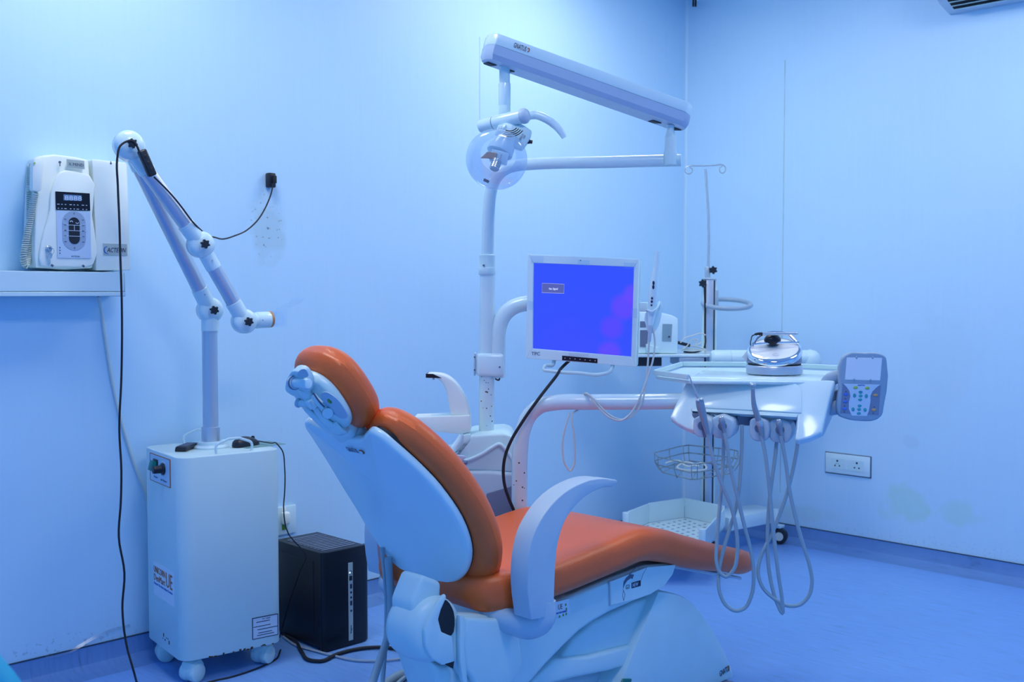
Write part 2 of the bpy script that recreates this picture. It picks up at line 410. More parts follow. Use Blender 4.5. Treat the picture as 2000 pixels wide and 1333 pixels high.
# ceiling lamps: four square LED panels, above the frame
lamp_m = mat('led_diffuser', (.9, .9, .9), .5, emit=LEDC, es=LEDS)
for i, (x, y, k, lab) in enumerate([(-1.35, -.78, 1, 'square LED ceiling panel nearest the room corner'), (-3.45, -.80, 1, 'square LED ceiling panel above the x-ray control boxes'),
                             (-.95, -2.45, 1, 'square LED ceiling panel along the right wall'), (-3.45, -2.55, 1, 'square LED ceiling panel above the camera side of the chair')]):
    t = thing('ceiling_light', lab, 'ceiling light', (x, y, CEIL - .03), 'LED ceiling panels')
    fb = B()
    for sx in (-1, 1): fb.box((x + sx * .305, y, CEIL - .0165), (.02, .63, .033)); fb.box((x, y + sx * .305, CEIL - .0165), (.59, .02, .033))
    mk('frame', fb, W['enamel'], t)
    mk('diffuser', B().box((x, y, CEIL - .02), (.588, .588, .012)), lamp_m, t)
# ------------------------------------------------------------------ dental chair
YC = -1.44
def rrect(hw, z0, z1, r, n=6):
    """rounded rectangle ring in (y,z)"""
    out = []
    r = min(r, hw * .98, (z1 - z0) / 2 * .98)
    for cx, cz, a0 in ((hw - r, z1 - r, 0), (-hw + r, z1 - r, 90), (-hw + r, z0 + r, 180), (hw - r, z0 + r, 270)):
        for k in range(n + 1):
            a = math.radians(a0 + 90 * k / n); out.append((cx + r * math.cos(a), cz + r * math.sin(a)))
    return out
def interp(st, sub=5):
    cols = catmull([Vector((s[0], s[1], s[2])) for s in st], sub); hw = catmull([Vector((s[0], s[3], 0)) for s in st], sub)
    return [(c.x, c.y, c.z, h.y) for c, h in zip(cols, hw)]
chair = thing('dental_chair', 'orange leatherette dental chair with white shell, tilted back beside the black computer tower', 'dental chair', (-2.45, YC, 0))
# seat and leg rest: one long cushion
st = [(-3.145, .505, .545, .170), (-3.128, .482, .565, .215), (-3.085, .469, .578, .244), (-3.02, .468, .578, .256), (-2.92, .473, .573, .26), (-2.75, .484, .585, .26), (-2.60, .497, .600, .26),
      (-2.50, .503, .605, .258), (-2.40, .482, .586, .252), (-2.25, .435, .538, .246), (-2.03, .380, .468, .232), (-1.88, .345, .425, .215), (-1.835, .345, .407, .195), (-1.815, .358, .390, .15)]
b = B()
rings = []
for x, z0, z1, hw in interp(st, 6):
    dip = .012 if -3.1 < x < -2.6 else .004
    rings.append([V(x, YC + y, z - (dip * max(0, 1 - (y / hw) ** 2) if z > (z0 + z1) / 2 else 0)) for y, z in rrect(hw, z0, z1, .040, 7)])
b.loft(rings); seat = mk('seat_cushion', b, W['orange'], chair, 60)
# backrest, bent along the profile of the shell
BP = [V(-3.118, .452), V(-3.126, .53), V(-3.162, .65), V(-3.27, .82), V(-3.41, .97), V(-3.46, 1.02)]
BL = [-.078]
for i in range(1, len(BP)): BL.append(BL[-1] + (BP[i] - BP[i - 1]).length)
BPs = catmull([V(p.x, 0, p.y) for p in BP], 8)
BLs = [-.078]
for i in range(1, len(BPs)): BLs.append(BLs[-1] + (BPs[i] - BPs[i - 1]).length)
def back(p):
    w, s_, h = p
    i = 0
    while i < len(BLs) - 2 and BLs[i + 1] < s_: i += 1
    t = (s_ - BLs[i]) / (BLs[i + 1] - BLs[i]); q = BPs[i].lerp(BPs[i + 1], t)
    a = BPs[max(0, i - 2)]; c = BPs[min(len(BPs) - 1, i + 3)]; d = (c - a).normalized()
    n = V(d.z, 0, -d.x)
    return q + n * h + V(0, YC - w, 0)
def sym(half, sub=5):
    L = [Vector((w, s_, 0)) for w, s_ in half]; Rr = [Vector((-w, s_, 0)) for w, s_ in half[1:-1]][::-1]
    return [(p.x, p.y) for p in catmull(L + Rr, sub, True)]
cush = sym([(0, -.050), (.105, -.044), (.185, .0), (.236, .075), (.252, .175), (.246, .30), (.228, .39), (.208, .445), (.184, .488), (.148, .518), (.104, .528), (.066, .518), (.036, .492), (0, .478)])
mk('backrest_cushion', B(back).pillow(cush, .085, .0425, bulge=.012, h0=.053, steps=6), W['orange'], chair, 60)
shell_o = sym([(0, -.004), (.09, .004), (.155, .040), (.200, .10), (.224, .20), (.217, .33), (.194, .42), (.172, .485), (.158, .522), (.136, .540), (.104, .526), (.060, .500), (0, .492)])
shell = mk('backrest_shell', B(back).pillow(shell_o, .026, .011, bulge=0, bulge_b=.014, h0=-.004), W['gloss'], chair, 50)
gap_shade_o = [(w * .97, .02 + (s_ - .02) * .97) for w, s_ in shell_o]
mk('gap_shade', B(back).pillow(gap_shade_o, .014, .004, h0=.013), W['rubber'], chair)  # black layer painting the shaded gap between shell and cushion
# logo on the shell back
c0 = back((-.022, .452, -.0235)); c1 = back((.03, .452, -.0235)); cu_ = back((-.022, .476, -.0235))
text('logo_lettering', 'GNATUS', c0, c1 - c0, cu_ - c0, .044, .018, W['inkgrey'], shell)
lm = B(); pp = catmull([back((w, s_, -.0235)) for w, s_ in ((.033, .465), (.043, .465), (.044, .457), (.038, .453))], 4)
lm.tube(pp, .0018, 6, 1); mk('logo_mark', lm, W['inkorange'], shell)

# head rest
HA = V(-.60, 0, .80); HN = V(.80, 0, .60); HC = V(-3.447, YC - .002, 1.046)
def head(p): return HC + V(0, -1, 0) * p[0] + HA * p[1] + HN * p[2]
ho = [(.110 * math.copysign(abs(math.cos(a)) ** .8, math.cos(a)), .120 * math.copysign(abs(math.sin(a)) ** .8, math.sin(a))) for a in [2 * math.pi * k / 48 for k in range(48)]]
mk('headrest_cushion', B(head).pillow(ho, .088, .044, bulge=.004, h0=.030, steps=7), W['orange'], chair, 60)
po = [(w * .80, s_ * .74 + .008) for w, s_ in ho]
br = mk('headrest_bracket', B(head).pillow(po, .034, .015, bulge_b=.012, h0=-.026), W['plastic'], chair, 45)
def HP(px, py, h=0.0): return PL(px, py, HC + HN * h, HN)
ro = catmull([HP(x, y, -.0585) for x, y in ((628, 770), (640, 766), (656, 776), (672, 796), (680, 812), (668, 817), (650, 806), (634, 788))], 3, True)
mk('plate_recess', B().prism(ro, -HN * .002), W['grey'], br)
g = B(); c = HP(644, 784, -.0605); g.cyl(c, c - HN * .002, .0065, n=12); mk('recess_dot', g, W['inkgreen'], br)
# hinge housing, pivot barrels, lever and links on the back of the plate
hs_o = catmull([HP(x, y, -.040) for x, y in ((572, 752), (571, 738), (577, 722), (588, 712), (602, 716), (612, 730), (616, 750), (606, 764), (588, 762))], 3, True)
g = B(); g.prism(hs_o, -HN * .026, .011, 4, 20); hsg = mk('hinge_housing', g, W['plastic'], br, 50)
hs_i = catmull([HP(x, y, -.067) for x, y in ((582, 735), (588, 722), (598, 722), (603, 734), (592, 737))], 3, True)
g = B(); g.prism(hs_i, -HN * .0012); mk('housing_recess', g, W['grey'], hsg)
g = B(); g.cyl(HP(577, 748, -.074), HP(603, 750, -.070), .0120, n=22, bev=.002); mk('pivot_barrel', g, W['gloss'], br)
g = B(); a_, c_ = HP(570, 748, -.075), HP(577, 748, -.074); g.cyl(a_, c_, .0165, n=22, bev=.003); mk('pivot_cap', g, W['grey'], br)
g = B(); g.tube([HP(574.5, 748, -.0746), HP(576, 748, -.0744)], .0172, 22, 1); mk('pivot_seal', g, W['inkgrey'], br)
g = B(); g.tube([HP(592, 758, -.058), HP(597, 770, -.058), HP(604, 782, -.058)], [.016, .017, .012], 12, 4, flat=(HN, .7, 1.2)); mk('hinge_block', g, W['plastic'], br, 50)
g = B(); g.cyl(HP(585, 788, -.070), HP(603, 789, -.066), .0092, n=18, bev=.002); mk('pivot_barrel', g, W['plastic'], br)
g = B(); g.cyl(HP(580, 787, -.072), HP(586, 788, -.070), .0115, n=18, bev=.002); mk('pivot_cap', g, W['grey'], br)
R4 = Matrix((V(0, -1, 0), HA, HN)).transposed()
g = B(); g.box(HP(608, 789, -.066), (.022, .026, .018), .004, 2, R=R4); mk('pivot_block', g, W['gloss'], br)
g = B(); g.tube([HP(596, 796, -.066), HP(612, 812, -.064), HP(634, 832, -.060), HP(648, 842, -.055)], [.009, .011, .012, .013], 12, 5, flat=(HN, .7, 1.2)); mk('tilt_link', g, W['plastic'], br, 60)
g = B(); g.tube([HP(614, 796, -.062), HP(628, 815, -.060), HP(648, 832, -.055), HP(664, 840, -.050)], [.008, .009, .011, .010], 12, 5, flat=(HN, .7, 1.2)); mk('tilt_link', g, W['plastic'], br, 60)
g = B(); g.tube([HP(611, 772, -.062), HP(624, 788, -.064), HP(640, 806, -.066)], [.008, .010, .012], 12, 5, flat=(HN, .8, 1.1)); mk('release_lever', g, W['plastic'], br, 60)
kc0 = HP(640, 806, -.066); kd = (-FWH + V(.25, 0, -.1)).normalized()
g = B(); g.lathe(kc0 - kd * .004, kd, [(.0128, 0), (.0135, .002), (.0135, .016), (.0125, .018), (0, .0185)], 20); mk('release_knob', g, W['gloss'], br)
g = B(); g.lathe(kc0 + kd * .0055, kd, [(.0142, 0), (.0142, .004)], 20); mk('knob_ring', g, W['inkgrey'], br)
g = B(); g.tube([HP(612, 768, -.0655), HP(620, 780, -.0660), HP(628, 790, -.0665), HP(634, 796, -.067)], .0022, 6, 4); mk('lever_groove', g, W['inkgrey'], br)
# post down into the notch of the back
g = B(); g.tube([HP(648, 826, -.050), HP(657, 840, -.052), back((-.012, .535, .010)), back((-.010, .505, .006)), back((0, .42, .030))], [.016, .020, .030, .040, .034], 16, 6, flat=((0, 1, 0), 1.2, .55)); mk('headrest_post', g, W['plastic'], br, 60)
sad = [(-.062, .535), (-.045, .548), (.030, .548), (.042, .530), (.030, .500), (.0, .484), (-.030, .486), (-.052, .505)]
g = B(back); g.pillow([(p.x, p.y) for p in catmull([V(w, q, 0) for w, q in sad], 3, True)], .042, .014, h0=.006); mk('notch_saddle', g, W['plastic'], br, 50)
# curved arm rests
armo = [(1038, 1212), (1031, 1150), (1033, 1090), (1043, 1045), (1062, 1008), (1092, 972), (1128, 948), (1165, 936), (1192, 937), (1207, 941), (1203, 947), (1178, 953), (1150, 966), (1125, 988), (1103, 1020), (1090, 1062), (1085, 1110), (1083, 1160), (1082, 1205)]
A3 = [Yp(x, y, -1.775) for x, y in armo]
A3 = [V(p.x, 0, p.z) for p in A3]
A3s = catmull(A3[:-1], 3) + [A3[-1]]
for sgn, lab in ((1, 'near grey arm rest'), (-1, 'far grey arm rest')):
    y0 = YC - sgn * (.335); t = sgn * .062
    if sgn > 0:
        g = B(); g.prism([V(p.x, y0, p.z) for p in A3s], (0, t, 0), .010, 3)
    else:
        g = B(); g.prism([V(p.x, y0, p.z) for p in A3s], (0, t, 0), .010, 3)
    ar = mk('armrest', g, W['grey'], chair, 45, label=lab)
    ya = y0 + t * .5
    g = B(); g.tube([V(-3.005, ya, .505), V(-3.01, ya, .455), V(-3.03, ya + sgn * .015, .442), V(-3.06, ya + sgn * .06, .452), V(-3.09, ya + sgn * .13, .465)], [.040, .038, .037, .036, .034], 14, 6, flat=((0, 1, 0), .85, 1.0))
    mk('armrest_elbow', g, W['grey'], ar, 50)
# seat frame: moulded side cover under the cushion
YN = YC - .215
def S(px, py, y=YN): return Yp(px, py, y)
so = [(888, 1200), (960, 1203), (1040, 1196), (1110, 1168), (1190, 1134), (1262, 1106), (1322, 1101), (1316, 1122), (1300, 1146), (1275, 1163), (1240, 1176), (1195, 1196), (1160, 1216), (1135, 1233), (1105, 1262), (1070, 1298), (1035, 1338), (1010, 1368), (930, 1368), (905, 1330), (884, 1290)]
pts = [S(x, y) for x, y in so]
rear = [p for p in pts if p.x < -2.93]; front = [p for p in pts if p.x >= -2.93]
i0 = min(range(len(pts)), key=lambda i: (pts[i].x >= -2.93, i)); ok = [p.x >= -2.93 for p in pts]
k0 = next(i for i in range(len(pts)) if ok[i] and not ok[i - 1]); fr_p = []
while ok[k0 % len(pts)]: fr_p.append(pts[k0 % len(pts)]); k0 += 1
g = B(); g.prism(pts, (0, .045, 0), .014, 3, 30); g.prism([p + V(0, .001, 0) for p in fr_p], (0, .43, 0), .014, 3, 30); body = mk('seat_frame_cover', g, W['plastic'], chair, 30)
# raised rear bulge of the cover
bo = [(900, 1203), (985, 1207), (1000, 1225), (1008, 1262), (1012, 1290), (1000, 1318), (975, 1350), (925, 1350), (903, 1310), (897, 1260)]
g = B(); g.prism([S(x, y, YN - .001) for x, y in bo], (0, -.022, 0), .020, 3, 20); mk('rear_bulge', g, W['plastic'], body, 50)
go = [(890, 1200), (900, 1202), (906, 1340), (896, 1330), (891, 1290)]
g = B(); g.prism([S(x, y, YN - .001) for x, y in go], (0, -.016, 0), .005, 2); mk('rear_flange', g, W['plastic'], body)
# side access panel with the model name
pan = [(1190, 1136), (1262, 1108), (1318, 1103), (1312, 1122), (1296, 1144), (1268, 1161), (1236, 1172), (1191, 1183)]
YPn = YN - .0015
g = B(); g.prism([S(x, y, YPn) for x, y in pan], (0, -.0045, 0), .0015, 1); panel = mk('access_panel', g, W['plastic'], body)
g = B(); g.prism([S(x, y, YPn + .0012) for x, y in [(1188.6, 1136), (1190, 1135.5), (1190.6, 1184), (1189.2, 1184)]], (0, -.004, 0)); mk('panel_gap', g, W['grey'], body)
yT = YPn - .0047
def st_text(nm, s_, px, py, w, h, m, par, dx=20, dy=-5, ux=-1, uy=-20, y=None):
    y = yT if y is None else y
    o = Yp(px, py, y); x = Yp(px + dx, py + dy, y); u = Yp(px + ux, py + uy, y)
    return text(nm, s_, o, x - o, u - o, w, h, m, par)
st_text('model_lettering', 'G3', 1222, 1152, .017, .0125, W['ink'], panel)
g = B(); q = [(1233.5, 1150), (1251, 1145), (1251, 1134), (1233.5, 1139)]; g.prism([Yp(x, y, yT) for x, y in q], (0, -.0008, 0)); nb = mk('badge_plate', g, W['ink'], panel)
st_text('badge_lettering', 'NEW', 1235.5, 1147.5, .026, .011, W['label'], nb, y=yT - .0009)
g = B()
for pl in ([(1217, 1150), (1218, 1137), (1223, 1129), (1229, 1124), (1228, 1122), (1238, 1123), (1235, 1132), (1232, 1130), (1225, 1135), (1220, 1142)],):
    g.prism([Yp(x, y, yT) for x, y in pl], (0, -.0006, 0))
mk('arrow_mark', g, W['inkgrey'], panel)
g = B()
for pl in ([(1229, 1124), (1245, 1105), (1247, 1112), (1264, 1108), (1256, 1122), (1252, 1134)], [(1217, 1152), (1221, 1162), (1218, 1174), (1216, 1164), (1218, 1154)]):
    g.tube([Yp(x, y, yT - .0002) for x, y in pl], .0006, 4, 1)
mk('arrow_outline', g, W['inkgrey'], panel)
# sticker beside the arm rest
g = B(); g.prism([Yp(x, y, YN - .0006) for x, y in [(1068, 1181), (1111, 1170), (1113, 1198), (1068, 1214)]], (0, -.0008, 0), .0003, 1); sk = mk('sticker', g, W['sticker'], body)
st_text('sticker_lettering', 'UE', 1090, 1192, .017, .014, W['inkorange'], sk, y=YN - .0016, dy=-5)
st_text('sticker_lettering', 'UNICORN DENMART', 1086, 1201, .045, .005, W['inkblue'], sk, y=YN - .0016)
g = B()
for x, y in ((1093, 1205), (1100, 1202), (1106, 1200), (1105, 1182), (1106, 1190)): g.box(Yp(x, y, YN - .0016), (.005, .0008, .006))
mk('sticker_mark', g, W['inkgreen'], sk)
# hinge housing below the back: drum with a cut-away
YHf = YC - .212
hc = Yp(858, 1234, YHf); hx, hz = hc.x, hc.z
dr = B(); dr.lathe((hx, YHf + .125, hz), (0, -1, 0), [(.045, 0), (.066, .004), (.080, .016), (.084, .035), (.084, .080), (.080, .105), (.073, .118), (.060, .124), (.04, .1245), (.0, .125)], 40); hinge = mk('hinge_cover', dr, W['plastic'], chair, 40)
ft = [(838, 1195), (852, 1172), (864, 1158), (866, 1166), (855, 1190), (850, 1208), (856, 1232), (878, 1241), (882, 1296), (858, 1298), (838, 1286), (824, 1262), (822, 1228)]
g = B(); g.prism([Yp(x, y, YHf + .004) for x, y in ft], (0, -.014, 0), .006, 2); mk('hinge_face', g, W['plastic'], hinge, 40)
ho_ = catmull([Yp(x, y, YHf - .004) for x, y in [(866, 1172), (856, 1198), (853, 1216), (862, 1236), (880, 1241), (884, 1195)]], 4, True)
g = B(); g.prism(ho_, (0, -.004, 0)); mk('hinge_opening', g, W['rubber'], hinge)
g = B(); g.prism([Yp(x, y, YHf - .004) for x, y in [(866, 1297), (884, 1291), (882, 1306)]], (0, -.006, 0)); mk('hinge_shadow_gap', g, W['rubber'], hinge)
nk = [(826, 1124), (864, 1138), (862, 1166), (850, 1195), (815, 1240), (806, 1226), (804, 1180)]
g = B(); g.prism([Yp(x, y, YHf + .03) for x, y in nk], (0, .085, 0), .022, 4, 20); mk('back_neck', g, W['plastic'], hinge, 50)
tl = [(838, 1288), (862, 1300), (892, 1300), (905, 1333), (925, 1375), (870, 1385), (852, 1333)]
g = B(); g.prism([Yp(x, y, YHf + .01) for x, y in tl], (0, .14, 0), .02, 3, 20); mk('rear_fairing', g, W['plastic'], body, 50)
# cushion lip of the seat seen under the far side of the back
# lift arms between seat frame and base
l1 = [(1160, 1216), (1240, 1178), (1296, 1158), (1300, 1190), (1256, 1256), (1150, 1283), (1095, 1290), (1120, 1250)]
g = B(); g.prism([Yp(x, y, YC - .17) for x, y in l1], (0, .34, 0), .012, 3, 25); mk('lift_arm', g, W['plastic'], chair, 40)
l2 = [(1085, 1288), (1150, 1283), (1256, 1257), (1262, 1290), (1190, 1312), (1120, 1326), (1050, 1345), (1030, 1340)]
g = B(); g.prism([Yp(x, y, YC - .185) for x, y in l2], (0, .37, 0), .010, 3, 25); mk('lift_arm', g, W['plastic'], chair, 40)
l3 = [(1080, 1330), (1205, 1300), (1225, 1330), (1200, 1420), (1050, 1440)]
g = B(); g.prism([Yp(x, y, YC - .12) for x, y in l3], (0, .24, 0), .02, 2, 25); mk('scissor_housing', g, W['grey'], chair, 40)
# wedge shaped base cover on its foot plate
YB = YC - .20
wo = [(1287, 1156), (1318, 1160), (1345, 1172), (1372, 1200), (1398, 1240), (1418, 1278), (1430, 1308)]
wp = [Yp(x, y, YB) for x, y in wo]
wp = catmull(wp, 2) + [V(wp[-1].x + .012, YB, .012)]
lb = Yp(1213, 1333, YB); sl = (lb - wp[0]); k = (wp[0].z - .012) / -sl.z
wp = wp + [wp[0] + sl * k]
bs = B(); bs.prism(wp, (0, .40, 0), .008, 2, 40); base = mk('base_cover', bs, W['plastic'], chair, 40)
xm = (wp[-1].x + wp[-2].x) / 2; xw = wp[-2].x - wp[-1].x
g = B(); g.box((-2.52, YC, .006), (1.05, .46, .012), .003); mk('foot_plate', g, W['dgrey'], chair)
st_text('logo_lettering', 'GNATUS', 1406, 1323, .056, .020, W['ink'], base, y=YB - .0004, dx=20, dy=-13, ux=1, uy=-20)
g = B(); g.tube([Yp(x, y, YB - .0008) for x, y in ((1420, 1304), (1423, 1302), (1424, 1306), (1422, 1309))], .0016, 5, 2); mk('logo_mark', g, W['inkorange'], base)
g = B(); g.prism([Yp(x, y, YB - .0002) for x, y in ((1214, 1326), (1232, 1326), (1228, 1342), (1208, 1342))], (0, -.006, 0), .002, 1); sw = mk('power_switch', g, W['green'], base)
g = B(); g.box((-2.93, YC, .17), (.10, .20, .34), .015); mk('rear_column', g, W['dgrey'], chair)
# leg rest runner
lr = [(1300, 1108), (1365, 1120), (1440, 1132), (1450, 1134), (1449, 1128), (1365, 1112), (1310, 1100)]
g = B(); g.prism([Yp(x, y, YC - .19) for x, y in lr], (0, .38, 0), .003, 1); mk('legrest_frame', g, W['grey'], chair)
# ------------------------------------------------------------------ suction cabinet with jointed arm
def Tm(loc, deg): return Matrix.Translation(Vector(loc)) @ Matrix.Rotation(math.radians(deg), 4, 'Z')
CBM = Tm((-3.097, -.247, 0), -8)
CT = .757
def cb_(): return B(CBM)
cab = thing('suction_cabinet', 'white rolling suction cabinet with jointed extraction arm, under the x-ray boxes', 'suction unit', (-3.097, -.247, 0))
bo = []
for cx, cy, a0 in ((.135, .135, 0), (-.135, .135, 90), (-.135, -.135, 180), (.135, -.135, 270)):
    for k in range(7):
        a = math.radians(a0 + 15 * k); bo.append((cx + .045 * math.cos(a), cy + .045 * math.sin(a)))
body = mk('cabinet_body', cb_().prism([(x, y, .082) for x, y in bo], (0, 0, CT - .082), .004, 2, 60), W['paint'], cab, 40)
# chipped paint along the lower edge
random.seed(3)
g = cb_()
for k in range(16):
    x = random.uniform(-.16, .15); g.box((x, -.1803, .083 + random.random() * .004), (random.uniform(.003, .010), .0012, random.uniform(.002, .006)))
for k in range(6): g.box((-.1803, -.06 + k * .012 + random.uniform(-.004, .004), .125 + random.uniform(-.006, .008)), (.0012, random.uniform(.003, .008), random.uniform(.002, .012)))
mk('paint_chip', g, W['rust'], body, kind='stuff')
# castors
for (x, y, rz) in ((-.128, -.135, 25), (-.13, .12, -10), (.135, -.11, 30), (.13, .13, 0)):
    M2 = CBM @ Matrix.Translation((x, y, 0)) @ Matrix.Rotation(math.radians(rz), 4, 'Z')
    g = B(M2); g.prism([(-.030, -.026, .030), (-.026, -.026, .070), (.018, -.026, .074), (.030, -.026, .055), (.030, -.026, .034)], (0, .052, 0), .008, 2)
    c = mk('caster', g, W['plastic'], cab)
    g = B(M2); g.lathe((-.002, -.034, .032), (0, 1, 0), [(.022, 0), (.030, .004), (.032, .010), (.032, .026), (.030, .030), (.030, .038), (.032, .042), (.032, .058), (.030, .064), (.022, .068)], 22); mk('wheel', g, W['plastic'], c)
    g = B(M2); g.cyl((0, 0, .066), (0, 0, .0815), .012); mk('stem', g, W['steel'], c)
# control plate on the left face
zP = .697
g = cb_(); g.box((-.1808, 0, zP), (.002, .196, .092)); cp = mk('control_plate', g, W['label'], cab)
g = cb_()
for dy, dz, sy, sz in ((0, .0465, .198, .002), (0, -.0465, .198, .002), (.0985, 0, .003, .093), (-.0985, 0, .003, .093)): g.box((-.1812, dy, zP + dz), (.0025, sy, sz))
mk('plate_border', g, W['inkorange'], cp)
g = cb_(); g.box((-.192, .040, zP + .010), (.018, .034, .034), .002, R=Matrix.Rotation(.25, 3, 'Y')); sw = mk('rocker_switch', g, W['green'], cp)
g = cb_(); g.box((-.183, .040, zP + .010), (.003, .046, .044), .001); mk('switch_bezel', g, W['black'], cp)
g = cb_(); g.lathe((-.182, -.036, zP + .008), (-1, 0, 0), [(.020, 0), (.020, .006), (.014, .009), (.013, .034), (.011, .036)], 18); mk('dial_knob', g, W['black'], cp)
g = cb_(); g.tube([(-.1822, -.036 + .028 * math.cos(a), zP + .008 + .024 * math.sin(a)) for a in [math.radians(-58 + 20 * k) for k in range(-2, 10)]], .002, 5, 1); mk('dial_scale', g, W['sticker'], cp)
ly = lambda x, y, z: CBM @ V(x, y, z)
fx = ly(-.1824, -.02, .66) - ly(-.1824, -.01, .66)
text('plate_lettering', 'Power', ly(-.1824, .058, zP - .032), fx, UZ, .036, .006, W['inkgrey'], cp)
text('plate_lettering', 'Air Volume', ly(-.1824, -.008, zP - .034), fx, UZ, .060, .006, W['inkgrey'], cp)
# dealer sticker
g = cb_(); g.box((-.1806, -.018, .312), (.0012, .200, .116)); sk = mk('sticker', g, W['sticker'], cab)
text('sticker_lettering', 'UNICORN', ly(-.1816, .076, .334), fx, UZ, .112, .022, W['inkorange'], sk)
text('sticker_lettering', 'DenMart', ly(-.1816, .076, .306), fx, UZ, .112, .022, W['inkorange'], sk)
text('sticker_lettering', 'UE', ly(-.1816, -.045, .306), fx, UZ, .060, .050, W['inkorange'], sk)
text('sticker_lettering', 'Beyond The Best Indian Dentists', ly(-.1816, .076, .290), fx, UZ, .182, .010, W['inkblue'], sk)
# rating plate on the right-hand face
g = cb_(); g.box((.112, -.1806, .150), (.092, .0012, .072)); rp = mk('rating_plate', g, W['label'], cab)
g = cb_()
for dx, dz, sx, sz in ((0, .036, .094, .0022), (0, -.036, .094, .0022), (.046, 0, .0022, .074), (-.046, 0, .0022, .074)): g.box((.112 + dx, -.1810, .150 + dz), (sx, .002, sz))
for k, (a, c) in enumerate(((-.02, .02), (-.03, .005), (.02, -.006), (-.002, -.018), (.002, -.026))): g.box((.112 + a * .4, -.1813, .150 + c), (.05 + .012 * (k % 3), .001, .0022))
mk('plate_print', g, W['ink'], rp)
text('plate_lettering', 'VS 1400', ly(.100, -.1816, .176), ly(1, 0, 0) - ly(0, 0, 0), UZ, .03, .005, W['ink'], rp)
# two lifting handles on the top
for y in (-.150, .150):
    g = cb_(); g.tube([(-.062 + .02, y, CT - .002), (-.042, y, CT + .028), (-.034, y, CT + .034), (.074, y, CT + .034), (.082, y, CT + .028), (.082, y, CT - .002)], .0045, 8, 3)
    mk('handle', g, W['enamel'], cab)
# the arm
AP = Yp(412, 868, -.24)
px_, py_ = AP.x, AP.y
g = B(); g.lathe((px_, py_, CT - .0005), UZ, [(.062, 0), (.062, .006), (.048, .012), (.046, .022), (.030, .024)], 28); mk('arm_flange', g, W['enamel'], cab)
g = B(); g.lathe((px_, py_, CT + .02), UZ, [(.0315, 0), (.0315, .052), (.028, .053)], 24); mk('arm_collar', g, W['alu'], cab)
J1 = Yp(410, 606, -.245); J1 = V(px_, -.245, J1.z)
g = B(); g.cyl((px_, py_, CT + .06), (px_, py_, J1.z - .05), .0265, n=24); mk('arm_post', g, W['alu'], cab)
def starknob(c, nrm, r=.0135):
    nrm = Vector(nrm).normalized(); u = nrm.orthogonal().normalized(); w = nrm.cross(u); pts = []
    for k in range(36):
        a = 2 * math.pi * k / 36; rr = r * (1 + .20 * math.cos(6 * a)); pts.append(Vector(c) + u * rr * math.cos(a) + w * rr * math.sin(a))
    q = B(); q.prism(pts, nrm * .013, .0015, 1, 40); return q
def joint(c, nrm, r, ends, name='joint', knob=True, kn=None, y2=0):
    """drum shaped elbow: disc cap + sockets to each end point"""
    c = Vector(c); nrm = Vector(nrm).normalized(); q = B()
    q.lathe(c - nrm * r * .62, nrm, [(r * .5, 0), (r * .88, r * .06), (r, r * .2), (r, r * .9), (r * .94, r * 1.08), (r * .75, r * 1.25), (r * .4, r * 1.34), (0, r * 1.37)], 28)
    for e, rr, L in ends:
        d = (Vector(e) - c).normalized(); q.cyl(c + d * r * .15, c + d * L, rr, rr, 24)
    o = mk(name, q, W['gloss'], cab, 45)
    if knob:
        q = B(); q.cyl(c + nrm * r * .6, c + nrm * r * 1.02, .005, n=10); q2 = starknob(c + nrm * r * .98, nrm); q.v += q2.v; off = len(q.v) - len(q2.v); q.f += [[i + off for i in f] for f in q2.f]
        mk('star_knob', q, W['black'], o)
    return o
TN = V(-.22, -1, 0).normalized()
TJ = Yp(254, 288, -.285); TJ2 = TJ + V(0, -.06, 0)
MJ = Yp(392, 478, -.36); EJ = Yp(477, 628, -.36); HE = Yp(528, 624, -.36)
TJf = Yp(251, 284, -.365)
j1 = joint((px_, -.245, J1.z), TN, .044, [((px_, -.24, J1.z - 1), .0300, .072), (TJ, .0285, .085)])
g = B(); d = (TJ - J1).normalized(); g.cyl(J1 + d * .07, TJ - d * .05, .0255, n=24); mk('arm_tube', g, W['alu'], cab)
joint(TJ, TN, .046, [(J1, .0285, .075)], knob=False)
j2 = joint(TJf, TN, .046, [(MJ, .0285, .098)], knob=True)
g = B(); d = (MJ - TJf).normalized(); g.cyl(TJf + d * .085, MJ - d * .06, .0250, n=24); mk('arm_tube', g, W['alu'], cab)
j3 = joint(MJ, TN, .044, [(TJf, .0280, .085), (EJ, .0262, .090)])
g = B(); d = (EJ - MJ).normalized(); g.cyl(MJ + d * .08, EJ - d * .06, .0245, n=24); mk('arm_tube', g, W['alu'], cab)
j4 = joint(EJ, TN, .042, [(MJ, .0275, .078), (HE, .0265, .045)])
d = (HE - EJ).normalized()
g = B(); g.cyl(EJ + d * .045, HE - d * .002, .0285, .0285, 28, .002); noz = mk('nozzle', g, W['gloss'], cab)
g = B(); g.cyl(HE - d * .008, HE + d * .001, .0290, n=28); mk('nozzle_ring', g, W['copper'], noz)
g = B()
hp = [(.0275, 0), (.0275, .040), (.0262, .040), (.0262, 0)]
n_ = 28; u_ = d.orthogonal().normalized(); w_ = d.cross(u_); rr_ = [u_ * .0275 * math.cos(2 * math.pi * k / n_) + w_ * .0275 * math.sin(2 * math.pi * k / n_) for k in range(n_)]
g.add([HE + q for q in rr_] + [HE + d * .040 + q for q in rr_], [[k, (k + 1) % n_, n_ + (k + 1) % n_, n_ + k] for k in range(n_)]); mk('hood_tube', g, W['clearthin'], noz)
e1 = HE + d * .042; q0 = Yp(551, 599, -.36); q1 = Yp(566, 594, -.36); q2 = Yp(579, 590, -.36); q3 = Yp(582, 584, -.36)
hl = [e1 + V(0, 0, -.036), e1, q0 + V(-.002, 0, 0), q1, q2, q3]
g = B(); vs = []; fs = []
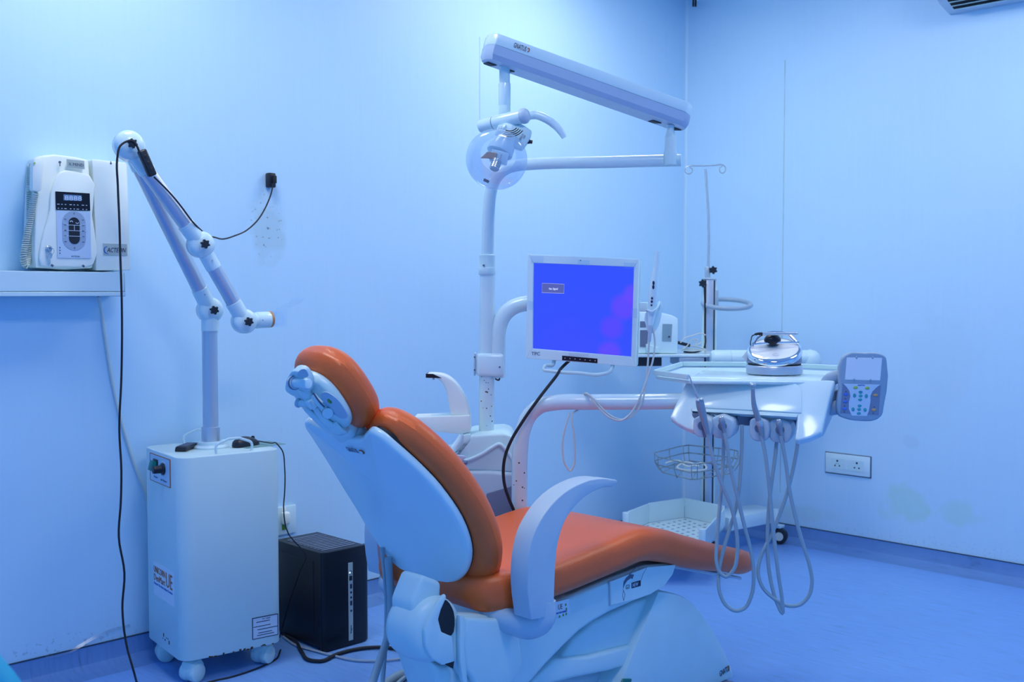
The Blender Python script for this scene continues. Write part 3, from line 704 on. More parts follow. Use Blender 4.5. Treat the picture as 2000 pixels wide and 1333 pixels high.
hl = [Yp(549, 640, -.36), Yp(549.5, 618, -.36), Yp(550, 606, -.36), Yp(553, 602, -.36), Yp(566, 596, -.36), Yp(577, 591, -.36), Yp(582, 586, -.36), Yp(581, 582, -.36)]
n_ = len(hl); g.add([p + V(0, .040, 0) for p in hl] + [p - V(0, .040, 0) for p in hl], [[i, i + 1, n_ + i + 1, n_ + i] for i in range(n_ - 1)]); mk('hood_visor', g, W['clearthin'], noz)
for (c, e) in ((J1, TJ), (MJ, EJ), (EJ, HE)):
    d = (e - c).normalized(); p = c + d * .062 + TN * .0275
    g = B(); g.cyl(p - TN * .002, p + TN * .0025, .003, n=10); mk('screw', g, W['steel'], cab)

# things lying on the cabinet
REM = Tm((0, 0, 0), 0)
rc = Zp(364, 873, CT + .01); rdir = (Zp(385, 866, CT) - Zp(350, 880, CT)); ra = math.degrees(math.atan2(rdir.y, rdir.x))
RM = Matrix.Translation((rc.x, rc.y, CT)) @ Matrix.Rotation(math.radians(ra), 4, 'Z')
rem = thing('remote_control', 'small black remote control lying left of the arm post', 'remote control', (rc.x, rc.y, CT))
g = B(RM); g.prism([(-.055, -.0185, .0005), (.055, -.0185, .0005), (.055, -.022, .015), (.050, -.022, .018), (-.050, -.022, .018), (-.057, -.022, .014)], (0, .040, 0), .004, 2); rb = mk('case', g, W['black'], rem)
kb = None
for i in range(6):
    for j in range(3):
        g = B(RM); g.box((-.040 + i * .015, -.0125 + j * .0105, .0186), (.009, .007, .002), .0006, 1); mk('button', g, W['dgrey'], rb)
mc = Zp(480, 872, CT); md = math.degrees(math.atan2((Zp(505, 868, CT) - Zp(455, 876, CT)).y, (Zp(505, 868, CT) - Zp(455, 876, CT)).x))
MM = Matrix.Translation((mc.x, mc.y, CT + .0022)) @ Matrix.Rotation(math.radians(md), 4, 'Z')
pad = single('mouse_sheet', B(Matrix.Translation((mc.x + .030, mc.y - .012, CT)) @ Matrix.Rotation(math.radians(md - 12), 4, 'Z')).box((.018, .005, .0011), (.155, .105, .0018)),
             mat('pale_green_card', (.25, .45, .42), .5, var=.8, vscale=30, col2=(.10, .20, .24)), 'pale green card lying under the black computer mouse', 'mouse mat')
mo = thing('computer_mouse', 'black wired computer mouse on the pale green card on the cabinet', 'computer mouse', (mc.x, mc.y, CT + .002))
rings = []
for t in [i / 14 for i in range(15)]:
    x = -.055 + .112 * t; hw = .0305 * (math.sin(math.pi * min(.97, max(.05, t * .92 + .04))) ** .42) * (1 - .12 * t); hh = .036 * (math.sin(math.pi * (t * .80 + .12)) ** .8) * (1 - .22 * t)
    if t == 0: hw *= .5; hh *= .55
    if t == 1: hw *= .6; hh *= .8
    rings.append([V(x, hw * math.copysign(abs(math.cos(a)) ** .7, math.cos(a)), .0006 + hh * max(0, math.sin(a)) ** .8) for a in [math.pi * k / 16 for k in range(17)]])
g = B(MM); g.loft(rings); ms = mk('mouse_shell', g, W['black'], mo, 50)
g = B(MM); g.lathe((.034, -.0035, .024), (0, 1, 0), [(.005, 0), (.007, .001), (.007, .006), (.005, .007)], 14); mk('scroll_wheel', g, W['rubber'], ms)
mtip = MM @ V(.056, 0, .010)
cab_r = [mtip, Zp(528, 866, CT + .012), Zp(545, 872, CT + .016), Yp(551, 880, -.475), Yp(556, 915, -.478), Yp(556, 960, -.478), Yp(554, 990, -.476), Yp(558, 1030, -.472), Yp(556, 1052, -.468), Yp(560, 1080, -.466)]
ce = Yp(560, 1120, -.466)
mk('mouse_cable', B().tube(cab_r[:-2] + [V(-2.83, -.42, .36), V(-2.795, -.33, .28), V(-2.80, -.25, .12), V(-2.80, -.2, .008)], .0022, 6, 5), W['rubber'], mo)

# ------------------------------------------------------------------ x-ray control boxes on the wall
xc = thing('xray_control_box', 'cream x-ray control box with oval keypad, hung above the white ledge', 'control box', (-3.51, 0, 1.372))
XF = -.115
def YX(px, py): return Yp(px, py, XF)
xo = [(86, 303), (110, 301), (150, 306), (176, 312), (178, 330), (180, 380), (183, 440), (185, 524), (130, 527), (73, 523), (70, 500), (72, 420), (76, 340), (80, 308)]
P3 = [YX(x, y) for x, y in xo]
P3b = [V(p.x, -.003, 1.3 + (p.z - 1.3) * 1.0) for p in P3]
g = B(); g.prism([V(p.x, XF + .012, p.z) for p in P3], (0, .1, 0), .012, 3, 30); xb = mk('case', g, W['cream'], xc, 40)
# raised sculpted front
fo = [(112, 344), (118, 336), (160, 338), (176, 342), (181, 420), (183, 518), (125, 522), (80, 518), (82, 470), (98, 410), (100, 378)]
g = B(); g.prism(catmull([V(YX(x, y).x, XF + .011, YX(x, y).z) for x, y in fo], 3, True), (0, -.010, 0), .006, 3, 20); xf = mk('raised_front', g, W['cream'], xb, 50)
YK = XF - .0005
def pk(px, py, y=YK): return Yp(px, py, y)
def quad(name, pts, m, par, y=YK, t=.0012, bev=0):
    g = B(); g.prism([pk(x, q, y) for x, q in pts], (0, -t, 0), bev, 1); return mk(name, g, m, par)
dp = quad('display_panel', [(108, 374), (175, 378), (176, 412), (109, 410)], W['blackg'], xf)
dp2 = quad('display_window', [(124, 380), (159, 382), (159, 393), (124, 391.5)], mat('display_glass', (.16, .28, .48), .25), dp, YK - .0013)
o = pk(126.5, 391, YK - .0026); text('display_digits', '8888', o, pk(140, 391.6, YK - .0026) - o, UZ, .056, .0145, W['label'], dp2)
g = B()
for j, yy in enumerate((399, 407)):
    for k in range(8): g.box(pk(114 + k * 8 - (k % 3), yy + k * .35, YK - .0016), (.0042 if (k + j) % 3 else .0075, .0008, .0022))
mk('panel_print', g, W['label'], dp)
kp = quad('keypad', [(110, 411.5), (176, 414), (178, 505), (112, 504)], mat('keypad_film', (.52, .66, .82), .4), xf, YK, .0010)
# oval ring of keys
ov = []
cx_, cz_ = pk(144.5, 451).x, pk(144.5, 451).z
def oval(w, h, n=10):
    pts = []
    for a0, cz in ((0, h - w), (180, -(h - w))):
        for k in range(n + 1):
            a = math.radians(a0 + 180 * k / n); pts.append((w * math.cos(a), cz + w * math.sin(a)))
    return pts
g = B(); g.prism([V(cx_ + x + z * .03 * 0, YK - .0011, cz_ + z) for x, z in oval(.0385, .064)], (0, -.0010, 0)); ring = mk('key_ring', g, mat('key_ring_grey', (.32, .43, .58), .4), kp)
IN = oval(.0178, .0435)
g = B(); g.prism([V(cx_ + x, YK - .0022, cz_ + z) for x, z in IN], (0, -.0010, 0)); dk = mk('centre_keys', g, W['black'], ring)
g = B()
for z, a in ((.018, .036), (0, .036), (-.018, .036)): g.box((cx_, YK - .0035, cz_ + z), (a, .0006, .0014))
g.box((cx_, YK - .0035, cz_ + .009), (.0014, .0006, .018))
g.box((cx_, YK - .0026, cz_ + .0), (.077, .0006, .0014))
for k in (-1, 1):
    for z in (.020, -.020): g.box((cx_ + k * .028, YK - .0026, cz_ + z), (.021, .0006, .0012), R=Matrix.Rotation(-k * (.35 if z > 0 else -.35), 3, 'Y'))
mk('key_divider', g, W['label'], dk)
g = B()
for k in range(5):
    for sx in (-1, 1): g.box((cx_ + sx * .029, YK - .0026, cz_ + .036 - k * .018), (.007, .0006, .0026))
for z in (.056, -.056): g.box((cx_, YK - .0026, cz_ + z), (.0025, .0006, .006))
for k in range(3): g.box(pk(117, 484 + 5.5 * k, YK - .0016), (.004, .0006, .004))
mk('key_print', g, W['inkgrey'], ring, kind='stuff')
for sx, ch in ((-1, '∩'), (1, 'U')):
    g = B(); a0 = 0 if sx < 0 else 180
    g.tube([V(cx_ + sx * .0095 + .0042 * math.cos(math.radians(a0 + 180 * k / 6)), YK - .0036, cz_ + .0275 + .004 * math.sin(math.radians(a0 + 180 * k / 6))) for k in range(7)], .0011, 5, 1)
    mk('arrow_symbol', g, W['label'], dk)
o = pk(139, 502, YK - .0012); text('maker_lettering', 'ACTEON', o, pk(150, 502.4, YK - .0012) - o, UZ, .028, .0045, W['inkgrey'], kp)
nb = quad('name_badge', [(130, 311), (164, 314.5), (165, 330.5), (130.5, 327)], W['badge'], xb, XF - .0005, .002)
o = pk(133.5, 323, XF - .003); text('badge_lettering', 'X MIND', o, pk(150, 324.6, XF - .003) - o, UZ, .050, .0095, W['inkgrey'], nb)
g = B(); p = pk(117, 317, XF); g.cyl(p + V(0, -.001, 0), p + V(0, .002, 0), .004, n=10); g.box(p + V(0, 0, -.008), (.0025, .002, .010)); mk('key_slot', g, W['inkgrey'], xb)
for (x, y) in ((102, 519), (163, 520)):
    g = B(); p = pk(x, y, XF - .001); g.box(p, (.008, .004, .007), .001, R=Matrix.Rotation(.6, 3, 'Y')); mk('notch', g, W['inkgrey'], xb)
# lock with keys
lk = pk(95, 486, XF - .002)
g = B(); g.lathe(lk, (0, -1, 0), [(.0105, 0), (.0105, .003), (.007, .004), (.007, .008), (0, .009)], 18); lo = mk('key_lock', g, W['steel'], xb)
g = B(); g.box(lk + V(.002, -.012, .002), (.010, .012, .0022), .0005, 1, R=Matrix.Rotation(.9, 3, 'Y')); mk('key', g, W['steel'], lo)
g = B(); g.tube([lk + V(.005 + .0075 * math.cos(a), -.012, -.008 + .010 * math.sin(a)) for a in [2 * math.pi * k / 14 for k in range(14)]], .0007, 5, 1, closed=True); mk('key_ring_wire', g, W['steel'], lo)
k0 = pk(97, 500, XF - .010)
g = B(); g.prism([k0 + V(x, 0, z) for x, z in ((-.010, .002), (-.006, .010), (.004, .010), (.009, .003), (.006, -.007), (.002, -.010), (.002, -.026), (-.001, -.029), (-.003, -.025), (-.002, -.010), (-.007, -.006))], (0, -.0015, 0)); mk('key', g, W['steel'], lo)
# hand switch on the left flank with a coiled cord
hs = thing('hand_switch', 'cream hand switch with coiled cord, hung on the left flank of the control box', 'hand switch', (-3.68, -.06, 1.40))
yh = -.134
ho2 = [(64, 322), (68, 310), (78, 304), (84, 306), (86, 320), (82, 372), (74, 375), (63, 372)]
g = B(); g.prism([V(Yp(x, y, yh).x, yh, Yp(x, y, yh).z) for x, y in ho2], (0, .028, 0), .006, 2, 25); hb_ = mk('switch_body', g, W['cream'], hs, 40)
g = B(); p = Yp(67, 319, yh - .001); g.cyl(p, p + V(0, -.002, 0), .0035, n=10); mk('indicator', g, W['green_key'], hb_)
def coil(path, R, r, turns, n=6, per=9):
    P = catmull(path, 10); L = [0]
    for i in range(1, len(P)): L.append(L[-1] + (P[i] - P[i - 1]).length)
    out = []; N = turns * per; u = V(0, 1, 0)
    for k in range(N + 1):
        s_ = L[-1] * k / N; i = 0
        while i < len(L) - 2 and L[i + 1] < s_: i += 1
        t = (s_ - L[i]) / max(1e-9, L[i + 1] - L[i]); p = P[i].lerp(P[i + 1], t); T = (P[min(i + 1, len(P) - 1)] - P[max(i - 1, 0)]).normalized()
        uu = (u - T * u.dot(T)).normalized(); w = T.cross(uu); a = 2 * math.pi * k / per
        out.append(p + uu * R * math.cos(a) + w * R * math.sin(a))
    return B().tube(out, r, n, 1)
pth = [Yp(60, 322, -.100), Yp(58, 360, -.060), Yp(58, 420, -.062), Yp(57, 470, -.066), Yp(55, 510, -.072), Yp(50, 519, -.080), Yp(46, 508, -.088), Yp(49, 480, -.092), Yp(58, 435, -.094), Yp(65, 395, -.110), Yp(69, 377, -.120)]
mk('coiled_cord', coil(pth, .0088, .0026, 84), mat('ivory_cord', (.62, .68, .60), .45), hs, 60)
# generator box beside it
gb = thing('xray_power_box', 'plain cream wall box with maker badge, right of the x-ray control box', 'control box', (-3.39, 0, 1.372))
go2 = [(179.5, 312.5), (183, 311), (246, 317.5), (249, 322), (256, 528), (188, 528.5), (186, 440), (183, 380), (181, 330)]
yg = -.105
g = B(); g.prism([V(Yp(x, y, yg).x, yg, Yp(x, y, yg).z) for x, y in go2], (0, .102, 0), .005, 2, 30); gx = mk('case', g, W['cream'], gb, 40)
bd = [(201.5, 475.5), (248, 477), (248.5, 500), (202, 499)]
g = B(); g.prism([Yp(x, y, yg - .0004) for x, y in bd], (0, -.002, 0), .0007, 1); bdg = mk('maker_badge', g, W['badge'], gx)
yb = yg - .0026
o = Yp(209, 493, yb); text('badge_lettering', 'ACTEON', o, Yp(230, 493.4, yb) - o, UZ, .066, .0155, W['ink'], bdg, shear=.25)
g = B(); g.tube([Yp(x, y, yb - .0002) for x, y in ((212, 496), (206, 494), (203.5, 489), (205, 484), (210, 481))], [.0006, .0016, .002, .0016, .0006], 6, 4); mk('badge_swoosh', g, W['inkblue'], bdg)
p = Yp(216.5, 319.5, yg - .0003)
g = B(); g.cyl(p + V(0, .001, 0), p + V(0, -.0008, 0), .0032, n=10); g.box(p + V(0, 0, .004), (.002, .0016, .007)); mk('key_slot', g, W['inkgrey'], gx)
# ledge (cable trunking) below
lg = thing('wall_ledge', 'white horizontal trunking ledge on the wall under the x-ray boxes', 'ledge', (-4.4, 0, 1.278))
yl = -.12; lx = Yp(243, 533, yl).x; lz1 = 1.3652; lz0 = 1.2845
g = B(); g.box(((lx - 5.6) / 2, yl / 2 - .001, (lz1 + lz0 + .016) / 2), (5.6 + lx, -yl - .002, lz1 - lz0 - .016), .002, 1); mk('trunking', g, W['enamel'], lg)
g = B(); g.box(((lx - 5.6) / 2, yl / 2 - .002, lz0 + .0075), (5.6 + lx, -yl + .001, .0145), .002, 1); mk('trunking_lid', g, W['enamel'], lg)
g = B(); g.box((lx + .0015, yl / 2 - .001, (lz1 + lz0) / 2), (.003, -yl, lz1 - lz0 + .002), .001, 1); mk('end_cap', g, W['plastic'], lg)

# white conduit from the ledge to behind the cabinet
single('wall_conduit', B().tube([Yp(192, 580, -.03), Yp(198, 610, -.012), Yp(208, 680, -.008), Yp(226, 780, -.008), Yp(250, 870, -.008), Yp(270, 930, -.008), Yp(282, 960, -.008), Yp(290, 1000, -.010), Yp(294, 1060, -.012)], .0052, 8, 5),
       W['wcable'], 'off-white cable running down the wall from the ledge to behind the cabinet', 'cable')

# black usb lead over the top joint, with an in-line box, to the wall charger
ld = thing('black_lead', 'long black lead hung over the arm joint with an in-line switch box', 'cable', (-3.4, -.4, 0))
yk = -.425
f0 = Zp(268, 1334, .006); f1 = Zp(300, 1385, .006)
pa = [f1, f0, Yp(262, 1315, -.50), Yp(247, 1260, -.47), Yp(239, 1190, -.45), Yp(243, 1120, -.45), Yp(232, 1050, -.44), Yp(236, 980, -.44), Yp(237, 920, -.44), Yp(233, 840, -.43), Yp(237, 740, -.43), Yp(238, 600, -.43), Yp(235, 500, -.43), Yp(233, 430, yk), Yp(230, 360, yk), Yp(229, 310, yk), Yp(235, 285, yk), Yp(246, 277, yk), Yp(258, 275, yk), Yp(267, 285, yk), Yp(272, 296, yk)]
mk('cable', B().tube(pa, .0034, 7, 5), W['rubber'], ld)
ca, cbp = Yp(276, 293, yk), Yp(298, 344, yk); ddir = (cbp - ca).normalized(); wv = ddir.cross(V(0, 1, 0)).normalized()
R3 = Matrix((ddir, V(0, 1, 0), wv)).transposed()
g = B(); g.box((ca + cbp) / 2, ((cbp - ca).length, .020, .028), .006, 3, R=R3); bx = mk('switch_box', g, W['black'], ld)
for t in (.25, .5, .75):
    g = B(); p = ca.lerp(cbp, t) + V(0, -.0105, 0); g.box(p, (.010, .002, .008), .001, 1, R=R3); mk('button', g, W['rubber'], bx)
pb = [Yp(301, 346, yk), Yp(330, 375, yk + .02), Yp(355, 405, yk + .03), Yp(375, 432, yk + .03), Yp(395, 452, -.37), Yp(420, 464, -.25), Yp(437, 467, -.17), Yp(458, 461, -.11), Yp(482, 450, -.07), Yp(505, 428, -.05), Yp(522, 398, -.045), Yp(531, 372, -.042), Yp(533, 358, -.042)]
mk('cable', B().tube(pb, .0028, 7, 5), W['rubber'], ld)
wp_ = thing('wall_charger', 'small black charger plugged high on the left wall above peeling paint', 'charger', Yp(530, 368, 0))
p0, p1 = Yp(524, 337, -.028), Yp(540, 367, -.028)
g = B(); g.box(((p0.x + p1.x) / 2, -.016, (p0.z + p1.z) / 2), (p1.x - p0.x - .004, .028, p0.z - p1.z), .005, 2); wc = mk('charger_body', g, W['black'], wp_)
g = B(); g.box(((p0.x + p1.x) / 2 + .003, -.037, (p0.z + p1.z) / 2 + .002), (.014, .016, .030), .003, 2); mk('plug', g, W['rubber'], wc)
# socket low on the left wall
s0, s1 = Yp(548, 990, -.004), Yp(577, 1040, -.004)
so_ = thing('wall_socket', 'white wall socket with a plug, between the cabinet and the computer tower', 'wall socket', (s0.x, 0, s1.z))
g = B(); g.box(((s0.x + s1.x) / 2 - .012, -.0065, (s0.z + s1.z) / 2), (s1.x - s0.x + .024, .012, s0.z - s1.z), .004, 2); mk('socket_plate', g, W['gloss'], so_)
q = Yp(556, 1012, -.02)
g = B(); g.box((q.x, -.027, q.z), (.030, .028, .050), .008, 3); mk('plug', g, W['cream'], so_)
g = B(); mk('rocker_switch', B().box((q.x + .001, -.014, q.z + .032), (.020, .004, .012), .001, 1), W['cream'], so_); g.box((q.x + .001, -.014, q.z - .038), (.018, .005, .022), .001, 1); mk('rocker_switch', g, W['inkgreen'], so_)

# ------------------------------------------------------------------ computer tower
tw = thing('computer_tower', 'black computer tower on the floor between the white cabinet and the chair', 'computer', (-2.675, -.29, 0))
g = B(); g.box((-2.672, -.275, .186), (.196, .30, .348), .004, 2); tb = mk('case', g, W['black'], tw)
fr = [(-2.775, -.424), (-2.775, -.440), (-2.755, -.449), (-2.590, -.449), (-2.571, -.440), (-2.571, -.424)]
g = B(); g.prism([V(x, y, .004) for x, y in fr], (0, 0, .360), .004, 2, 40); ff = mk('front_bezel', g, W['blackg'], tw)
g = B(); g.box((-2.7715, -.27, .19), (.004, .22, .27), .002, 2); mk('side_panel', g, W['black'], tw)
g = B()
for k in range(11): g.box((-2.672, -.395 + k * .022, .3612), (.15, .010, .0016), .0005, 1)
mk('top_vent', g, W['dgrey'], tw)
xs = (Yp(685, 1150, -.4505).x)
g = B(); g.box((xs, -.4498, .166), (.0205, .0022, .288), .001, 1); stp = mk('port_strip', g, W['badge'], ff)
zz = lambda py: Yp(685, py, -.4515).z
g = B(); g.box((xs, -.4515, zz(1130)), (.0135, .002, .018), .001, 1); mk('power_button', g, W['black'], stp)
for py, kind in ((1146, 0), (1158, 1), (1168, 1), (1179, 0), (1194, 1)):
    g = B()
    if kind: g.cyl((xs + .001, -.4505, zz(py)), (xs + .001, -.4522, zz(py)), .0042, n=12)
    else: g.box((xs + .001, -.4515, zz(py)), (.008, .002, .017))
    mk('port', g, W['ink'], stp)
g = B(); g.cyl((xs - .004, -.4505, zz(1119)), (xs - .004, -.4520, zz(1119)), .002, n=10); mk('power_light', g, mat('white_led', (.8, .9, 1), .3, emit=(.7, .85, 1), es=3), stp)
g = B()
for dx, dz in ((.004, .003), (-.004, -.006), (.004, -.006), (.001, .007)): g.box((xs + dx, -.4513, zz(1119) + dz), (.003, .001, .003))
mk('port_print', g, W['ink'], stp)
text('brand_lettering', 'fingers', (xs + .005, -.4511, zz(1238)), (0, 0, 1), (-1, 0, 0), .030, .009, W['ink'], stp)
for x, y in ((-2.75, -.40), (-2.59, -.40), (-2.75, -.15), (-2.59, -.15)):
    g = B(); g.cyl((x, y, 0.0005), (x, y, .014), .014, n=12); mk('foot', g, W['rubber'], tw)
# ------------------------------------------------------------------ spittoon unit between chair and wall
PD = 3.70   # forward distance of the light post
sp = thing('spittoon_unit', 'white spittoon unit with curved cup filler, behind the chair and below the light post', 'spittoon', (Q(930, 900, 3.72).x, Q(930, 900, 3.72).y, 0))
def prismQ(b, pts, d0, t, bev=0, seg=2, ang=25, sub=0, cs=False):
    P = [Q(x, y, d0) for x, y in pts]
    if sub: P = catmull(P, sub, True)
    return b.prism(P, FWH * t, bev, seg, ang)
g = B(); prismQ(g, [(852, 935), (862, 912), (885, 880), (905, 858), (920, 850), (985, 846), (1000, 852), (1008, 870), (1012, 925), (930, 921), (872, 922)], 3.60, .26, .012, 3, 20); sb = mk('body', g, W['plastic'], sp, 45)
g = B(); prismQ(g, [(858, 936), (900, 921), (960, 921), (1014, 926), (1016, 1000), (1014, 1250), (880, 1250), (866, 1000)], 3.585, .29, .012, 3, 20); mk('lower_body', g, W['grey'], sp, 45)
g = B(); prismQ(g, [(950, 965), (985, 955), (1008, 948), (1010, 1000), (1008, 1240), (950, 1240)], 3.580, .02, .003, 2); mk('lower_door', g, W['dgrey'], sp)
lo_ = Q(940, 1250, 3.73)
g = B(); prismQ(g, [(872, 1240), (1010, 1240), (1012, 1330), (870, 1330)], 3.62, .2, .01); mk('foot', g, W['dgrey'], sp)
# ridge line over the body
g = B(); g.tube([Q(x, y, 3.594) for x, y in ((888, 906), (920, 897), (945, 885), (962, 874), (976, 868), (988, 878), (1002, 898))], .006, 8, 5); mk('ridge', g, W['gloss'], sb)
g = B(); g.tube([Q(x, y, 3.60) for x, y in ((848, 905), (868, 893), (885, 878), (897, 862), (901, 850))], [.004, .010, .014, .012, .008], 10, 5); mk('bowl_rib', g, W['gloss'], sb)
bc = Q(838, 885, 3.62)
g = B(); g.lathe(bc, UZ, [(.03, -.055), (.07, -.035), (.098, -.005), (.104, .004), (.104, .008), (.096, .006), (.066, -.024), (.0, -.040)], 36); mk('bowl', g, W['gloss'], sp, 50)
g = B(); prismQ(g, [(818, 900), (838, 893), (866, 880), (900, 872), (905, 930), (870, 930), (840, 925)], 3.66, .12, .01); mk('bowl_neck', g, W['plastic'], sp)
g = B(); prismQ(g, [(905, 850), (920, 848), (924, 862), (890, 905), (868, 918), (858, 912), (885, 885)], 3.60, .10, .008); mk('bowl_shoulder', g, W['plastic'], sp)
g = B(); g.tube([Q(886, 903, 3.54), Q(900, 904, 3.53), Q(912, 904, 3.525)], [.010, .013, .008], 10, 4, flat=((0, 0, 1), .8, 1.2)); mk('drain_lever', g, W['dgrey'], sp)
# cup shelf
tw_ = B(); cs_ = [(806, 820), (810, 815), (918, 812), (919, 845), (897, 849), (808, 838)]
prismQ(tw_, cs_, 3.62, .10, .004, 2); ch = mk('cup_shelf', tw_, W['cream'], sp)
g = B(); prismQ(g, [(812, 814.8), (868, 811), (896, 812), (842, 817.5)], 3.64, .05); mk('shelf_recess', g, W['plastic'], ch)
# curved cup filler
ou = [(918, 813), (913, 790), (903, 768), (889, 748), (870, 734), (850, 730), (833, 730), (833, 738), (850, 739), (862, 747), (871, 765), (876, 790), (880, 812)]
P = [Q(x, y, 3.635) for x, y in ou]
P = catmull(P[:7], 4) + catmull(P[7:], 4)
g = B(); g.prism(P, FWH * .075, .006, 3, 35); fl = mk('cup_filler', g, W['cream'], sp, 45)
g = B(); prismQ(g, [(831.5, 730.5), (846, 731), (863, 739), (846, 739), (831.5, 738.5)], 3.633, .079, .001, 1); mk('spout_tip', g, W['blackg'], fl)
g = B(); g.cyl(Q(847, 738, 3.67), Q(847, 742, 3.67), .004, n=10); mk('water_nozzle', g, W['steel'], fl)

# ------------------------------------------------------------------ operating light on its post
ol = thing('operating_light', 'white overhead dental lamp with clear shield on a tall post and jointed arm', 'dental lamp', Q(950, 848, PD))
q = Q(950, 847, PD)
g = B(); g.lathe(q - UZ * .004, UZ, [(.040, 0), (.042, .004), (.040, .010), (.032, .013)], 28); mk('post_collar', g, W['plastic'], ol)
g = B(); g.cyl(Q(950, 846, PD), Q(952, 536, PD), .0258, n=28); lp = mk('lower_post', g, W['enamel'], ol)
random.seed(11); g = B()
for k in range(18):
    t = random.random() ** .6; c = Q(950, 840, PD).lerp(Q(951, 720, PD), t); a = random.uniform(-.9, .9)
    n = (-FWH * math.cos(a) + RT * math.sin(a)); g.cyl(c + n * .0252, c + n * .0262, random.uniform(.0012, .0028), n=8)
mk('paint_chip', g, W['rust'], lp, kind='stuff')
g = B(); g.lathe(Q(951.5, 537, PD), UZ, [(.0285, 0), (.0295, .002), (.0295, .022), (.0285, .024), (.0275, .026), (.0270, .066), (.024, .069)], 28); co = mk('post_sleeve', g, W['plastic'], ol)
g = B(); p = Q(945, 519, PD) - FWH * .026; g.cyl(p, p - FWH * .003, .0035, n=10); mk('screw', g, W['inkgrey'], co)
pth = [Q(952, 505, PD), Q(953, 460, PD), Q(955, 410, PD), Q(957, 385, PD), Q(962, 362, PD), Q(972, 343, PD), Q(990, 329, PD), Q(1012, 323, PD), Q(1035, 321, 3.70), Q(1180, 317, 3.66), Q(1310, 313.5, 3.62)]
g = B(); g.tube(pth, [.0210] * 6 + [.0202] * 5, 24, 6); mk('upper_arm', g, W['enamel'], ol, 60)
e0, e1_ = Q(1308, 313.5, 3.62), Q(1331, 313, 3.612)
g = B(); g.cyl(e0, e1_, .0206, n=24, bev=.003); mk('arm_end_cap', g, W['plastic'], ol)
g = B(); g.lathe(Q(1309, 322, 3.60), UZ, [(.022, 0), (.0225, .034), (.0205, .044), (.0185, .054), (.0185, .090), (.0180, .0915), (.0175, .092), (.012, .116), (.012, .13)], 8); jn = mk('arm_knuckle', g, W['plastic'], ol, 50)
# balanced arm: white upper cover, grey lower cover
A0 = Q(972, 104, 3.42); A1 = Q(1316, 226, 3.615)
ax = (A1 - A0).normalized(); sd = ax.cross(UZ).normalized(); uu = sd.cross(ax).normalized()
L_ = (A1 - A0).length
def bm_(u, v, w): return A0 + ax * u + sd * v + uu * w
HWm = .054
plan = [(-.045, -HWm * .45), (-.028, -HWm), (L_ + .015, -HWm), (L_ + .046, -HWm * .55), (L_ + .05, 0), (L_ + .046, HWm * .55), (L_ + .015, HWm), (-.028, HWm), (-.045, HWm * .45), (-.047, 0)]
g = B(); g.prism([bm_(u, v, .0075) for u, v in plan], uu * .036, .004, 2, 30); up_ = mk('upper_cover', g, W['gloss'], ol, 40)
low = B()
pl2 = [bm_(u, v, .0068) for u, v in plan]; pl3 = [bm_(u, v * .98, -.022) for u, v in plan]; pl4 = [bm_(u * .985 + .006, v * .78, -.036) for u, v in plan]
low.loft([pl2, pl3, pl4]); lw = mk('lower_cover', low, mat('light_blue_grey_plastic', (.46, .58, .74), .25, var=.08), ol, 35)
for u, v0, s_ in ((-.012, -.030, 1), (.050, -.030, 1), (L_ - .055, -.030, 1), (L_ + .022, -.030, 1)):
    g = B(); g.prism([bm_(u - .016, v0 - .004, -.0352), bm_(u + .010, v0 - .010, -.0332), bm_(u + .018, v0 + .03, -.0362), bm_(u - .012, v0 + .03, -.0362)], -uu * .0025); mk('slot', g, W['rubber'], lw)
o = bm_(.030, HWm + .0005, .0175) if sd.dot(FWH) < 0 else bm_(.030, -HWm - .0005, .0175)
text('logo_lettering', 'GNATUS', o - FWH * .0012, ax, uu, .042, .0155, W['ink'], up_)
om = o + ax * .045 + uu * .012 - FWH * .002
g = B(); g.tube([om, om + ax * .006, om + ax * .007 - uu * .007, om + ax * .003 - uu * .011], .0014, 5, 3); mk('logo_mark', g, W['inkorange'], up_)
# drop tube and head
LD = 3.43
def L(px, py, d=LD): return Q(px, py, d)
g = B(); g.lathe(L(985.5, 165), UZ, [(.0168, 0), (.0168, .055), (.022, .072), (.030, .080)], 22); mk('drop_tube', g, W['plastic'], ol)
g = B(); g.cyl(L(985.5, 207), L(985.5, 163), .0190, n=24, bev=.0015); mk('drop_sleeve', g, W['gloss'], ol)
g = B(); g.cyl(L(985.5, 236), L(985.5, 206.5), .0190, n=24, bev=.001); mk('swivel', g, W['plastic'], ol)
b0, b1 = L(938, 247, LD + .03), L(1022, 227, LD - .05)
bd_ = (b1 - b0).normalized()
g = B(); g.cyl(b0, b1, .0215, .0225, 28, .004); hd = mk('head_yoke', g, W['gloss'], ol)
g = B(); g.cyl(b0 + bd_ * .051, b0 + bd_ * .053, .0219, n=28); mk('yoke_seam', g, W['inkgrey'], hd)
g = B(); g.lathe(b1 - bd_ * .004, bd_, [(.0235, 0), (.0245, .003), (.0240, .012), (.019, .019), (.010, .023), (0, .024)], 28); mk('yoke_cap', g, W['grey'], hd)
g = B(); g.tube([L(1030, 227, LD), L(1046, 225, LD), L(1064, 231, LD), L(1082, 243, LD), L(1095, 257, LD), L(1102, 269, LD)], [.0125, .0135, .0135, .0125, .0110, .0085], 14, 6); mk('grip_handle', g, W['gloss'], hd, 60)
g = B(); g.cyl(L(1003, 238, LD - .005), L(975, 300, LD - .04), .030, .042, 28, .004); lh = mk('lamp_housing', g, W['gloss'], ol, 40)
